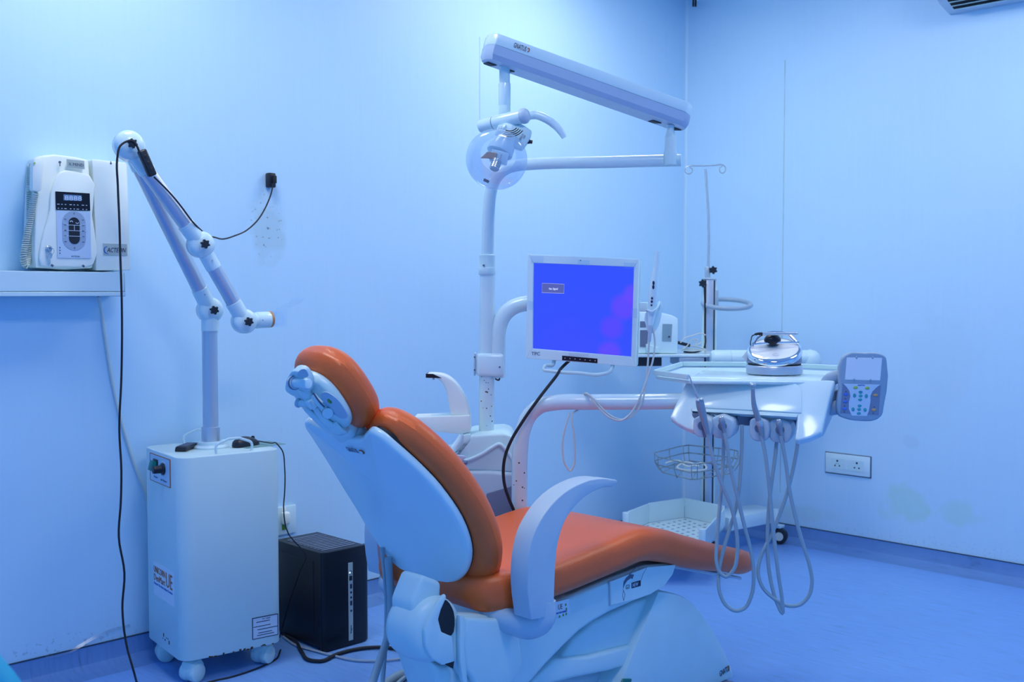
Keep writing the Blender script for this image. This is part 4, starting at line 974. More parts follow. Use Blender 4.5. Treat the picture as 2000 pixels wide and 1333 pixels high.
# square back box with vents
g = B(); prismQ(g, [(1000, 246), (1020, 242), (1040, 256), (1033, 275), (1020, 292), (1000, 285)], LD - .045, .06, .006, 2); bxh = mk('driver_box', g, W['plastic'], lh)
o = Q(1015, 277, LD - .0462); text('model_lettering', 'PERSUS', o, Q(1024, 261, LD - .0462) - o, Q(1006, 268, LD - .0462) - o, .026, .0055, W['inkgrey'], bxh)
o = Q(1024, 271, LD - .0462); text('model_lettering', 'LED', o, Q(1030, 260, LD - .0462) - o, Q(1015, 262, LD - .0462) - o, .010, .0050, W['inkgrey'], bxh)
g = B(); p = Q(1029, 276, LD - .03); g.lathe(p, RT - UZ * .15, [(.0075, 0), (.0075, .008), (.006, .010), (.006, .017), (.004, .018)], 14); mk('dimmer_knob', g, W['black'], bxh)
g = B()
for k in range(4):
    r = .020 + k * .0058; c = Q(990, 243, LD - .060)
    pts = [c + RT * (r * 1.25 * math.sin(a)) - UZ * (r * 1.05 * math.cos(a)) - FWH * (.003 + k * .003) for a in [math.radians(-32 + 11 * j + 2) for j in range(9)]]
    g.tube([p + RT * .009 for p in pts], .0015, 6, 2)
mk('vent_slot', g, W['rubber'], lh, kind='stuff')
g = B(); prismQ(g, [(966, 262), (973, 244), (988, 242), (990, 246), (982, 266), (974, 270)], LD - .055, .03, .004, 2); fin = mk('vent_cover', g, W['gloss'], lh)
for k in range(3):
    g = B(); g.tube([Q(970.5 + k * 5, 262, LD - .0565), Q(975 + k * 5, 248, LD - .0565)], .0009, 5, 1); mk('vent_slot', g, W['grey'], fin)
# clear shield, reflector, bulb
HCn = L(970, 311, LD - .07); hax = (L(961, 334, LD - .18) - HCn).normalized()
g = B(); g.lathe(HCn - hax * .030, hax, [(.056, -.012), (.078, .0), (.090, .016), (.0955, .032), (.094, .046), (.086, .058), (.066, .067), (.035, .071), (.0, .072)], 44)
g.f = [f for f in g.f if len(f) < 40]
sh = mk('clear_shield', g, W['clear'], ol, 60)
g = B(); g.box(HCn - hax * .020 + RT * .006, (.055, .045, .036), .003, 2, R=Matrix((RT * .97 - UZ * .24, -FWH, (UZ + RT * .25).normalized())).transposed()); rf = mk('reflector_block', g, W['gloss'], lh)
g = B(); prismQ(g, [(938, 309), (952, 296), (972, 299), (968, 312), (952, 309)], LD - .085, .012, .002, 1); mk('heat_filter', g, W['copper'], rf)
bc_ = Q(968, 322, LD - .10)
bax = (Q(976, 300, LD - .085) - bc_).normalized()
g = B()
prf = []
for k in range(6):
    z = -.014 + k * .0052; prf += [(.0152, z), (.0152, z + .0034), (.0125, z + .0036), (.0125, z + .0050)]
prf = [(.012, -.018)] + prf + [(.010, .017)]
g.lathe(bc_, bax, prf, 24); bu = mk('lamp_bulb', g, W['steel'], rf, 30)
for sx in (-1, 1):
    g = B(); p = bc_ + bax * .016 + RT * sx * .007; g.cyl(p, p + bax * .022, .0013, n=8); mk('bulb_pin', g, W['inkgrey'], bu)
p = HCn + hax * .034 - UZ * .0 + (Q(951, 350, LD - .1) - Q(970, 311, LD - .1)) * .93
g = B(); g.box(p - FWH * .005, (.018, .003, .009), .001, 1, R=Matrix((RT * .9 - UZ * .43, FWH, UZ * .9 + RT * .43)).transposed()); mk('shield_latch', g, W['inkgrey'], sh)

# ------------------------------------------------------------------ monitor on its bracket
mn = thing('monitor', 'white framed monitor showing a blue no-signal screen, on a curved bracket', 'monitor', Q(1140, 720, 3.58))
th = math.radians(19)
MR = (RT * math.cos(th) - FWH * math.sin(th)); MF = (-RT * math.sin(th) - FWH * math.cos(th))   # right, outward
MP = Q(1143, 607, 3.55)
def mp_(px, py, off=0): return PL(px, py, MP + MF * off, MF)
fo_ = [(1031, 497), (1248, 506.5), (1241, 717), (1027, 700)]
pc = [mp_(x, y) for x, y in fo_]
sc_ = [(1042, 514), (1238, 522), (1232.5, 697), (1040.5, 681)]
ps = [mp_(x, y) for x, y in sc_]
# frame as four bars + back
def bar(q4, t, bev=.003): return B().prism(q4, -MF * t, bev, 2)
fr_ = B()
for a, b2, c, d in ((0, 1, 1, 0), (1, 2, 2, 1), (2, 3, 3, 2), (3, 0, 0, 3)):
    fr_.prism([pc[a], pc[b2], ps[c], ps[d]], -MF * .030, .0015, 1)
frm = mk('bezel', fr_, W['gloss'], mn)
bk = B(); bk.prism([p - MF * .012 for p in pc], -MF * .035, .006, 2); mk('back_shell', bk, W['plastic'], mn)
def screen_mat():
    m = bpy.data.materials.new('lit_screen'); m.use_nodes = True; nt = m.node_tree; N, Lk = nt.nodes, nt.links
    p = N['Principled BSDF']; p.inputs['Base Color'].default_value = (.01, .01, .02, 1); p.inputs['Roughness'].default_value = .25
    tc = N.new('ShaderNodeTexCoord'); last = None
    base = N.new('ShaderNodeRGB'); base.outputs[0].default_value = (.030, .075, 1.0, 1); last = base.outputs[0]
    off = mn.location
    for (px, py, r, col, st) in ((1218, 600, .055, (.13, .055, 1.0), .75), (1195, 640, .05, (.12, .05, 1.0), .6), (1190, 690, .05, (.14, .06, 1.0), .65), (1236, 575, .04, (.16, .06, 1.0), .6)):
        c = mp_(px, py, -.004) - off
        vd = N.new('ShaderNodeVectorMath'); vd.operation = 'DISTANCE'; Lk.new(tc.outputs['Object'], vd.inputs[0]); vd.inputs[1].default_value = c
        mr = N.new('ShaderNodeMapRange'); mr.interpolation_type = 'SMOOTHSTEP'; mr.inputs['From Min'].default_value = r * .45; mr.inputs['From Max'].default_value = r; mr.inputs['To Min'].default_value = st; mr.inputs['To Max'].default_value = 0; Lk.new(vd.outputs['Value'], mr.inputs['Value'])
        mx = N.new('ShaderNodeMix'); mx.data_type = 'RGBA'; Lk.new(mr.outputs['Result'], mx.inputs['Factor']); Lk.new(last, mx.inputs['A']); mx.inputs['B'].default_value = (*col, 1); last = mx.outputs['Result']
    Lk.new(last, p.inputs['Emission Color']); p.inputs['Emission Strength'].default_value = SCREEN_E
    return m
SCREEN_E = .95
scr = mk('screen', B().prism([p - MF * .004 for p in ps], -MF * .006), screen_mat(), mn)
nsq = [(1059, 553.5), (1102, 555.5), (1101.5, 573.5), (1058.5, 572)]
g = B(); g.prism([mp_(x, y, -.0036) for x, y in nsq], MF * .0006); ns = mk('message_box', g, mat('message_box_blue', (.02, .02, .05), .4, emit=(.10, .13, .50), es=.8), scr)
g = B(); q4 = [mp_(x, y, -.0028) for x, y in nsq]; g.tube(q4, .0007, 4, 1, closed=True); mk('message_border', g, mat('message_border', (.1, .1, .2), .4, emit=(.45, .5, .85), es=.8), ns)
o = mp_(1072.5, 567.5, -.0026); text('message_lettering', 'No Signal', o, MR, UZ, .030, .0085, mat('message_text', (.5, .5, .6), .4, emit=(.75, .8, 1), es=.9), ns)
g = B(); g.prism([mp_(x, y, .0005) for x, y in ((1098, 695), (1167, 701), (1167, 710), (1098, 704))], MF * .0012); bs_ = mk('button_strip', g, W['blackg'], frm)
for k in range(7):
    c = mp_(1103.5 + k * 9.8, 700 + k * .85, .002)
    g = B(); g.cyl(c, c + MF * .0004, .0016, n=8); mk('button', g, W['label'], bs_)
o = mp_(1038, 694.5, .0004); text('brand_lettering', 'TPC', o, MR, UZ, .030, .0115, W['inkgrey'], frm)
tape = clear_mat('clear_tape', (.96, .98, 1.0), .06, .25)
for (x0, y0, x1, y1) in ((1036, 500, 1062, 516), (1128, 508, 1152, 520), (1030, 588, 1042, 606), (1232, 602, 1246, 622), (1218, 513, 1242, 526), (1110, 690, 1150, 697)):
    g = B(); g.prism([mp_(x, y, .0006) for x, y in ((x0, y0), (x1, y0 + 1), (x1 - 1, y1), (x0 + 1, y1 - 1))], MF * .0005); mk('tape', g, tape, frm)
g = B(); c = mp_(1134, 509, .0004); g.cyl(c, c + MF * .0008, .0022, n=8); mk('logo_dot', g, W['inkgrey'], frm)
# handle below
g = B(); g.tube([mp_(1083, 700, -.02), mp_(1080, 713, -.012), mp_(1064, 716, .015), mp_(1062, 722, .02), mp_(1075, 725, .022), mp_(1130, 729, .024), mp_(1175, 731.5, .024), mp_(1190, 727, .020), mp_(1196, 718, -.008), mp_(1197, 708, -.02)], .0062, 10, 5); mk('handle', g, W['plastic'], mn, 60)
# bracket: clamp on the post + bent tube
g = B(); g.lathe(Q(958, 737, PD), UZ, [(.042, 0), (.044, .002), (.044, .080), (.042, .082)], 28); 
cl = B(); cl.prism([Q(x, y, PD - .036) for x, y in ((931, 690.5), (984, 692), (984, 737), (930, 735.5))], FWH * .072, .012, 3); cl_o = mk('post_clamp', cl, W['gloss'], mn)
g = B(); prismQ(g, [(925.5, 691), (929, 691), (928.5, 735), (925, 734.5)], PD - .03, .06, .002, 1); mk('clamp_plate', g, W['grey'], cl_o)
for (x, y) in ((976, 717.5), (927, 698), (927, 723)):
    g = B(); c = Q(x, y, PD - .0375 if x > 950 else PD - .032); g.cyl(c, c - FWH * .003, .0032, n=10); mk('screw', g, W['inkgrey'], cl_o)
g = B(); g.tube([Q(971.5, 738, PD), Q(971.5, 700, PD), Q(972, 670, PD), Q(974, 642, PD), Q(983, 618, PD), Q(1000, 602, PD), Q(1022, 594, PD - .005), Q(1060, 593, PD - .02), Q(1110, 595, 3.64)], .0265, 24, 6); mk('bracket_tube', g, W['enamel'], mn, 60)
g = B(); g.box(Q(1128, 596, 3.625), (.13, .06, .12), .01, 2, R=Matrix((MR, -MF, UZ)).transposed()); mk('mount_block', g, W['dgrey'], mn)
g = B(); g.tube([Q(968, 738, PD - .01), Q(970, 742, PD - .03), Q(974, 743, PD - .03), Q(976, 738, PD - .02)], .003, 6, 3); mk('clamp_hook', g, W['rubber'], cl_o)
# black lead dropping from the monitor
single('monitor_lead', B().tube([mp_(1112, 705, -.03), mp_(1104, 712, -.025), Q(1085, 737, 3.50), Q(1050, 782, 3.46), Q(1020, 825, 3.455), Q(998, 862, 3.455), Q(987, 890, 3.455), Q(983, 920, 3.455), Q(986, 950, 3.455), Q(994, 975, 3.46), Q(1004, 1000, 3.48), Q(1010, 1060, 3.52)], .0052, 8, 6),
       W['rubber'], 'black lead dropping from the monitor past the white tubular arm', 'cable')
# intra-oral camera in its holder at the monitor's right edge
CDp = 3.44
ic = thing('intraoral_camera', 'slim white intraoral camera wand upright in a holder beside the monitor', 'dental camera', Q(1273, 650, CDp))
pr = [(1284, 491, 4.8), (1283, 505, 5.0), (1281.5, 525, 5.4), (1279.5, 540, 7.2), (1277, 560, 9.2), (1275.5, 580, 9.4), (1274, 600, 8.6), (1272, 620, 7.0), (1270.5, 636, 5.2)]
P = [Q(x, y, CDp) for x, y, r in pr]; R_ = [r * CDp / FPX for _, _, r in pr]
g = B(); g.tube(P, R_, 16, 4, flat=(RT, 1.0, .8)); wd_ = mk('wand', g, W['gloss'], ic, 60)
for (x, y, rx, rz) in ((1276.5, 553, 2.3, 4.2), (1276, 561, 2.3, 4.2), (1273.5, 583, 2.2, 2.6), (1273, 589.5, 2.2, 2.6), (1272.5, 596.5, 2.0, 2.0)):
    c = Q(x, y, CDp - .0125); k = CDp / FPX
    g = B(); g.ball(c, rx * k, .0035, rz * k, 10, R=Matrix((RT, FWH, UZ)).transposed()); mk('button', g, W['ink'], wd_)
g = B(); g.cyl(Q(1271, 634, CDp), Q(1268, 668, CDp), .0068, .0050, 12); mk('strain_relief', g, W['grey'], ic)
hl_ = thing('camera_holder', 'white plastic cradle clipped to the right edge of the monitor', 'holder', Q(1272, 650, CDp))
hq = [(1288, 589), (1291, 588), (1290, 625), (1284, 642), (1276, 650), (1269, 652), (1264, 640), (1262, 612), (1266, 609), (1275, 613), (1283, 605)]
g = B(); prismQ(g, hq, CDp + .018, .022, .004, 2, sub=2); cr_ = mk('cradle', g, W['gloss'], hl_, 45)
g = B(); g.tube([Q(1263, 608, CDp + .02), Q(1266, 606, CDp - .012), Q(1272, 609, CDp - .020), Q(1281, 604, CDp - .014), Q(1288, 592, CDp + .01)], .0030, 8, 5); mk('cradle_lip', g, W['gloss'], cr_)
g = B(); g.box(Q(1258, 600, CDp + .03), (.028, .02, .030), .004, 2, R=Matrix((MR, -MF, UZ)).transposed()); mk('clip', g, W['plastic'], hl_)
# its cable: two strands over the tubular arm and a loop below
AD = 3.46
k1 = [Q(1268, 664, CDp), Q(1266, 700, CDp), Q(1262, 745, CDp), Q(1252, 790, CDp - .01), Q(1234, 814, CDp - .015), Q(1214, 820, CDp - .02), Q(1192, 812, CDp - .02), Q(1172, 794, AD - .042), Q(1158, 778, AD - .040), Q(1148, 770, AD - .028), Q(1142, 769, AD), Q(1136, 776, AD + .034), Q(1130, 800, AD + .02), Q(1119, 808, AD), Q(1121, 850, AD - .01), Q(1123, 890, AD - .01), Q(1120, 912, AD - .01), Q(1114, 920, AD - .01), Q(1106, 912, AD - .01), Q(1099, 885, AD - .01), Q(1101, 850, AD - .01), Q(1107, 825, AD - .01), Q(1113, 806, AD)]
k2 = [Q(1275, 640, CDp), Q(1279, 664, CDp), Q(1276, 700, CDp - .005), Q(1262, 745, CDp - .012), Q(1246, 785, CDp - .016), Q(1228, 812, CDp - .02), Q(1212, 822, CDp - .025), Q(1190, 816, CDp - .025), Q(1172, 800, AD - .045), Q(1160, 785, AD - .043), Q(1152, 774, AD - .030), Q(1147, 769.5, AD), Q(1143, 775, AD + .034)]
mk('cable', B().tube(k1, .0031, 7, 5), W['wcable'], ic); mk('cable', B().tube(k2, .0031, 7, 5), W['wcable'], ic)
# ------------------------------------------------------------------ delivery unit with instruments
th2 = math.radians(21)
UR = RT * math.cos(th2) - FWH * math.sin(th2); UF = -RT * math.sin(th2) - FWH * math.cos(th2)
UO = Q(1487, 739, 3.38); ZT = UO.z
du = thing('delivery_unit', 'white dental instrument console on a tubular arm, with hoses hanging over the leg rest', 'instrument console', Q(1487, 800, 3.45))
sv = (UF * .10 - UZ * .135).normalized(); NS = (UF * .135 + UZ * .10).normalized()
def SL(px, py, off=0.0): return PL(px, py, UO + NS * off, NS)
fas = [(1346, 735), (1330, 768), (1316, 797), (1308, 815), (1322, 826), (1340, 836), (1356, 842), (1360, 826), (1351, 800), (1557, 813), (1556, 836), (1552, 858), (1559, 861), (1582, 855), (1605, 845), (1612, 815), (1622, 775), (1631, 743)]
g = B(); g.prism([SL(x, y) for x, y in fas], -NS * .030, .007, 3, 15); fa = mk('fascia', g, W['gloss'], du, 40)
# shallow raised panel
pn = [(1362, 797), (1364, 775), (1370, 755), (1384, 744), (1410, 742), (1540, 748), (1556, 752), (1566, 764), (1566, 808)]
g = B(); g.prism(catmull([SL(x, y, .0003) for x, y in pn[:-1]], 3) + [SL(*pn[-1], .0003)], NS * .0035, .003, 2, 12); mk('front_panel', g, W['gloss'], fa, 40)
g = B(); g.prism([SL(x, y, .0005) for x, y in ((1352, 797.5), (1557, 809.5), (1557, 815), (1351.5, 803))], NS * .006 - UZ * .004, .002, 2); mk('panel_lip', g, W['plastic'], fa)
# side cheeks
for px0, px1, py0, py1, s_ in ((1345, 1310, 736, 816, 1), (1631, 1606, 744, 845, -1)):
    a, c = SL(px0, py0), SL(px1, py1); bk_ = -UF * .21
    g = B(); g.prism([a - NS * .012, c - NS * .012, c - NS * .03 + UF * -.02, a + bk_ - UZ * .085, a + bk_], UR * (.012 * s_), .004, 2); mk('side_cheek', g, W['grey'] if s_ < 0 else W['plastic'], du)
# deck with raised rim
dk_ = [SL(1347, 735.5) - UF * .014, SL(1629, 743.5) - UF * .014]
dq = [dk_[0], dk_[1], dk_[1] - UF * .235, dk_[0] - UF * .30 - UR * .02]
g = B(); g.prism([V(p.x, p.y, ZT - .0035) for p in dq], -UZ * .020, .003, 2); deck = mk('deck', g, W['gloss'], du)
zt2 = ZT + .013
tl_ = [Zp(1347, 737, ZT + .004), Zp(1281, 723, zt2), Zp(1334, 707, zt2), Zp(1480, 707.5, zt2), Zp(1650, 714.5, zt2)]
g = B()
def strip(a, b2, z0, z1, w):
    d = (b2 - a); d.z = 0; d.normalize(); n = V(-d.y, d.x, 0) * w
    g.prism([V(a.x, a.y, z0), V(b2.x, b2.y, z0), V(b2.x + n.x, b2.y + n.y, z0), V(a.x + n.x, a.y + n.y, z0)], UZ * (z1 - z0), .002, 1)
for a, c in zip(tl_[1:-1], tl_[2:]): strip(a, c, ZT - .004, zt2, .009)
strip(tl_[0], tl_[1], ZT - .004, zt2, .009)
mk('tray_rim', g, W['plastic'], deck)
g = B(); g.prism([V(p.x, p.y, ZT - .0075) for p in [tl_[0], tl_[1], tl_[2], tl_[3], tl_[4], dk_[1]]], -UZ * .010, .002, 1); mk('tray', g, W['plastic'], deck)
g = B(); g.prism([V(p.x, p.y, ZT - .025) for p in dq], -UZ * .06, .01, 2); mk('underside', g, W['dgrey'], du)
# tubular arm
ARM = [Q(1013, 1120, 3.50), Q(1014, 1040, 3.50), Q(1014.5, 940, 3.50), Q(1016, 880, 3.50), Q(1021, 842, 3.50), Q(1034, 812, 3.50), Q(1056, 793, 3.49), Q(1086, 787, 3.48), Q(1150, 786, 3.47), Q(1250, 785.5, 3.46), Q(1335, 784, 3.45), Q(1400, 783, 3.46)]
g = B(); g.tube(ARM, .0255, 24, 6); arm_o = mk('support_arm', g, W['enamel'], du, 60)
random.seed(5); g = B()
for k in range(7):
    c = Q(1014.5, 900 + random.random() * 80, 3.50); a = random.uniform(-.8, .8); n = -FWH * math.cos(a) + RT * math.sin(a); g.cyl(c + n * .0250, c + n * .0260, random.uniform(.0014, .0030), n=8)
mk('paint_chip', g, W['rust'], arm_o, kind='stuff')
fl_ = Q(1013, 1120, 3.50)
g = B(); g.lathe((fl_.x, fl_.y, .001), UZ, [(.07, 0), (.07, .012), (.034, .02), (.032, fl_.z + .03)], 24); mk('arm_foot', g, W['dgrey'], du)
# holders below the lip
pods = [(1377, 833, 36, 36), (1416, 834, 44, 40), (1487, 838, 38, 42), (1527, 841, 44, 42)]
HDp = 3.315
for i, (px, py, w, h) in enumerate(pods):
    k = HDp / FPX; c = Q(px, py, HDp + .02)
    pts = [(-.46, .50), (.40, .46), (.50, .30), (.50, -.20), (.36, -.46), (.0, -.52), (-.34, -.46), (-.50, -.15), (-.50, .30)]
    g = B(); g.prism(catmull([c + UR * (x * w * k) + UZ * (y * h * k) + UF * .045 for x, y in pts], 2, True), -UF * .10, .010, 3, 18); ho3 = mk('instrument_holder', g, W['grey'], du, 45)
    p = c + UF * .0475 + UZ * .007
    g = B(); g.cyl(p - UF * .004, p + UF * .001, .0135, n=22); hh = mk('holder_socket', g, W['dgrey'], ho3)
    g = B(); g.prism([p + UR * x + UZ * z for x, z in ((-.004, 0), (.005, 0), (.014, -.035), (.004, -.035))], UF * .001); mk('holder_slot', g, W['dgrey'], ho3)
c = Q(1457, 823, HDp + .06)
g = B(); prismQ(g, [(1440, 812), (1474, 814), (1473, 833), (1440, 831)], HDp + .03, .08, .004, 2); mk('holder_rail', g, W['dgrey'], du)
g = B(); prismQ(g, [(1352, 808), (1372, 809), (1366, 834), (1358, 836)], HDp + .05, .05, .003, 1); mk('holder_rail', g, W['dgrey'], du)
g = B(); prismQ(g, [(1545, 818), (1557, 819), (1553, 850), (1546, 850)], HDp + .05, .05, .003, 1); mk('holder_rail', g, W['dgrey'], du)
# keypad on a grey bracket at the right
KD = 3.28
def K(px, py, o=0.0): return Q(px, py, KD - o)
ko = [(1645, 700), (1652, 693), (1690, 689.5), (1722, 692), (1731, 698), (1733, 706), (1727, 795), (1723, 812), (1714, 820), (1680, 823), (1650, 818), (1640, 813), (1636, 805), (1640, 760)]
g = B(); g.prism(catmull([K(x, y) for x, y in ko], 3, True), FWH * .022, .006, 3, 30); kb_ = mk('keypad_case', g, W['keygrey'], du, 45)
g = B(); g.prism([K(x, y, .0008) for x, y in ((1654, 698.5), (1723, 699.5), (1719, 743.5), (1650.5, 742))], FWH * .002); mk('film_viewer', g, mat('white_viewer', (.93, .96, .97), .35), kb_)
for (x, y) in ((1673, 699), (1704.5, 699), (1668, 742.5), (1700, 743.5)):
    g = B(); g.ball(K(x, y, .001), .0042, .0024, .0042, 10); mk('clip', g, W['keygrey'], kb_)
g = B(); g.prism([K(x, y, .0006) for x, y in ((1646, 749), (1720.5, 751), (1716, 811.5), (1641, 808))], FWH * .0015); kp2 = mk('key_field', g, W['dgrey'] if False else mat('key_field_grey', (.22, .28, .42), .4), kb_)
kc = [(1647, 749.5), (1720, 751.5), (1712, 757), (1704, 765), (1700, 774), (1700, 786), (1697, 803), (1693, 813), (1664, 812.5), (1658, 800), (1658, 786), (1661, 774), (1659, 764), (1654, 757)]
g = B(); g.prism([K(x, y, .0012) for x, y in kc], FWH * .0012); kf = mk('key_film', g, mat('pale_key_film', (.66, .78, .90), .4), kp2)
o = K(1675, 754.5, .0016); text('logo_lettering', 'GNATUS', o, RT, UZ, .021, .0045, W['inkblue'], kf)
keys = [(1671, 757.5, 'green_key', 1.15), (1694, 758.5, 'green_key', 1.15), (1681, 766.5, 'teal_key', 1), (1681, 773.5, 'teal_key', 1), (1680, 781, 'teal_key', 1), (1669, 773, 'teal_key', .8), (1692, 774, 'teal_key', .8),
        (1679, 793, 'teal_key', 1), (1678, 800, 'teal_key', 1), (1677.5, 808, 'teal_key', 1), (1666, 800, 'teal_key', .8), (1689.5, 801, 'teal_key', .8),
        (1652, 770.5, 'blue_key', 1.15), (1651, 784.5, 'blue_key', 1.15), (1649.5, 798.5, 'blue_key', 1.15), (1710, 772.5, 'amber_key', 1.2), (1707, 801, 'amber_key', 1.2)]
for x, y, m_, s_ in keys:
    g = B(); g.ball(K(x, y, .0020), .0062 * s_, .0016, .0044 if s_ > .9 else .0062, 12, R=Matrix((RT, FWH, UZ)).transposed()); mk('button', g, W[m_], kp2)
for (x, y) in ((1652.5, 765), (1651, 779), (1649.5, 793), (1649, 805), (1707.5, 795.5), (1705.5, 808)):
    g = B(); g.cyl(K(x, y, .0012), K(x, y, .0020), .0014, n=8); mk('indicator', g, W['ink'], kp2)
g = B(); g.tube([Q(1612, 748, 3.34), Q(1628, 735, 3.33), Q(1650, 732, 3.315)], [.016, .018, .016], 12, 5, flat=(UZ, 1.2, .7)); g.tube([Q(1606, 812, 3.34), Q(1622, 805, 3.33), Q(1650, 802, 3.315)], [.014, .015, .014], 12, 5, flat=(UZ, 1.0, .7)); 
b1_ = B(); b1_.tube([Q(1610, 756, 3.33), Q(1622, 742, 3.325), Q(1640, 735, 3.32), Q(1660, 735, 3.315)], [.018, .020, .018, .014], 12, 5, flat=(UZ, 1.1, .8)); mk('keypad_bracket', b1_, W['keygrey'], du, 50)
b2_ = B(); b2_.tube([Q(1606, 808, 3.33), Q(1618, 800, 3.325), Q(1632, 797, 3.32), Q(1655, 797, 3.315)], [.012, .020, .020, .014], 12, 5, flat=(UZ, 1.1, .8)); mk('keypad_bracket', b2_, W['keygrey'], du, 50)
g = B(); prismQ(g, [(1622, 770), (1640, 762), (1644, 800), (1618, 806)], 3.335, .02, .003, 1); mk('bracket_web', g, W['dgrey'], du)

# instruments and hoses: each hangs in its own holder
def hose(pts, d0, d1, nm, par, r=.0058):
    n = len(pts); P = [Q(x, y, d0 + (d1 - d0) * (i / (n - 1)) - .02 * math.sin(math.pi * i / (n - 1))) for i, (x, y) in enumerate(pts)]
    return mk(nm, B().tube(P, r, 10, 5), W['hose'], par, 60)
ID = 3.265
H1 = [(1382, 846), (1387, 870), (1392, 893), (1410, 947), (1431, 1001), (1439, 1043), (1440, 1082), (1431, 1116), (1418, 1127), (1408, 1121), (1399, 1097), (1400, 1066), (1403, 1020), (1408, 966), (1412, 908), (1414, 858)]
H2 = [(1414, 846), (1419, 866), (1427, 916), (1440, 970), (1454, 1028), (1465, 1070), (1472, 1120), (1467, 1166), (1454, 1189), (1438, 1194), (1419, 1184), (1406, 1159), (1404, 1120), (1412, 1078), (1427, 1028), (1440, 982), (1446, 928), (1449, 870), (1449, 830)]
H3 = [(1487, 851), (1494, 885), (1502, 947), (1508, 1012), (1514, 1070), (1521, 1128), (1528, 1178), (1528, 1199), (1519, 1182), (1508, 1147), (1501, 1105), (1499, 1051), (1502, 989), (1508, 935), (1514, 893), (1517, 862)]
H4 = [(1525, 852), (1535, 905), (1542, 958), (1554, 1012), (1569, 1066), (1581, 1105), (1586, 1139), (1579, 1166), (1562, 1182), (1539, 1184), (1512, 1170), (1489, 1147), (1481, 1124), (1487, 1085), (1504, 1051), (1523, 1005), (1539, 958), (1550, 912), (1558, 864), (1559, 845)]
sy = thing('air_water_syringe', 'grey three-way syringe with thin steel nozzle in the leftmost holder', 'dental instrument', Q(1420, 1128, ID))
g = B(); g.tube([Q(1366, 782, ID), Q(1368, 792, ID), Q(1372, 808, ID), Q(1377, 828, ID), Q(1382, 848, ID)], [.0118, .0135, .0122, .0098, .0066], 16, 5); sb_ = mk('syringe_body', g, W['instr'], sy, 60)
for x, y in ((1363.5, 783.5), (1370, 781.5)):
    g = B(); c = Q(x, y, ID - .008); g.lathe(c, -FWH + UZ * .5, [(.0042, 0), (.0046, .001), (.0046, .005), (.003, .0065), (0, .007)], 12); mk('syringe_button', g, W['steel'], sb_)
g = B(); g.cyl(Q(1364, 778, ID), Q(1360, 769, ID), .0042, .0035, 12); g2 = mk('nozzle_nut', g, W['steel'], sb_)
g = B(); g.tube([Q(1360.5, 771, ID), Q(1354, 755, ID), Q(1349, 742, ID), Q(1346.5, 734, ID)], [.0026, .0026, .0022, .0014], 10, 4); mk('nozzle', g, W['steel'], sy)
hose(H1, ID, ID + .05, 'hose', sy)
def coupling(px, py, dx, par):
    a, c = Q(px, py, ID), Q(px + dx, py + 28, ID + .002); d = (c - a)
    L2 = d.length; d.normalize()
    g = B(); g.lathe(a, d, [(.0075, 0), (.0098, .003), (.0102, .012), (.0088, .018), (.0066, .026), (.0058, L2)], 16); o = mk('coupling', g, W['instr'], par)
    g = B(); g.lathe(a - d * .003, d, [(.005, -.004), (.0068, -.002), (.0070, .004)], 14); mk('coupling_face', g, W['steel'], o)
    for s_ in (-1, 1):
        g = B(); p = a - d * .0072 + UR * .002 * s_; g.cyl(p, p - d * .0006, .0010, n=8); mk('port', g, W['ink'], o)
    return o
t2 = thing('handpiece_hose', 'grey hose with bare coupling, second from the left under the console', 'hose', Q(1438, 1194, ID)); coupling(1409, 818, 6, t2); hose(H2, ID, ID + .06, 'hose', t2)
t3 = thing('dental_handpiece', 'slim metal dental drill handpiece standing upright in the third holder', 'dental instrument', Q(1526, 1200, ID))
g = B(); g.tube([Q(1470.5, 760, ID), Q(1471, 775, ID), Q(1473, 793, ID), Q(1478, 810, ID), Q(1483, 824, ID)], [.0060, .0066, .0080, .0088, .0092], 16, 6); hb3 = mk('handpiece_body', g, W['instr'], t3, 60)
p = Q(1471, 752.5, ID)
g = B(); g.cyl(p - RT * .010 + UZ * .001, p + RT * .007 - UZ * .001 - FWH * .003, .0068, .0074, 16, .0015); mk('handpiece_head', g, W['steel'], hb3)
g = B(); a, c = Q(1483, 822, ID), Q(1486, 833, ID); g.cyl(a, c, .0108, .0104, 18, .0015); mk('collar', g, W['steel'], hb3)
g = B(); g.tube([Q(1485.5, 831, ID), Q(1487, 842, ID), Q(1489.5, 856, ID)], [.0100, .0085, .0062], 14, 4); mk('hose_end', g, W['instr'], t3)
hose(H3, ID, ID + .06, 'hose', t3)
t4 = thing('handpiece_hose', 'grey hose with bare coupling, rightmost under the console', 'hose', Q(1539, 1184, ID)); coupling(1521, 824, 6, t4); hose(H4, ID, ID + .06, 'hose', t4)

# ------------------------------------------------------------------ scaler on the deck
scd = 3.585
sc0 = Q(1512, 733, scd); sc0.z = ZT - .002
us = thing('ultrasonic_scaler', 'rounded dark grey scaler with mirror-chrome lid, standing on the console deck', 'dental device', sc0)
def ell(z, r, k=1.0): return [sc0 + RT * (r * math.cos(a)) + FWH * (r * k * math.sin(a)) + UZ * (z - 0) for a in [2 * math.pi * i / 48 for i in range(48)]]
g = B(); g.loft([ell(.0005, .089), ell(.003, .092), ell(.026, .092), ell(.030, .089)]); mk('base_disc', g, W['alu'], us, 50)
g = B(); g.loft([ell(.0305, .086), ell(.036, .086)]); mk('base_gap', g, W['rubber'], us)
def slant(p, k=1.0):
    q = p - sc0; t = q.dot(FWH) / .088; s_ = q.dot(RT) / .088
    return .078 + .034 * t + .010 * s_
top = [];  mid = []
for p in ell(0, .0875): top.append(p + UZ * slant(p))
for p in ell(0, .0885): mid.append(p + UZ * (.050 + .5 * (slant(p) - .078)))
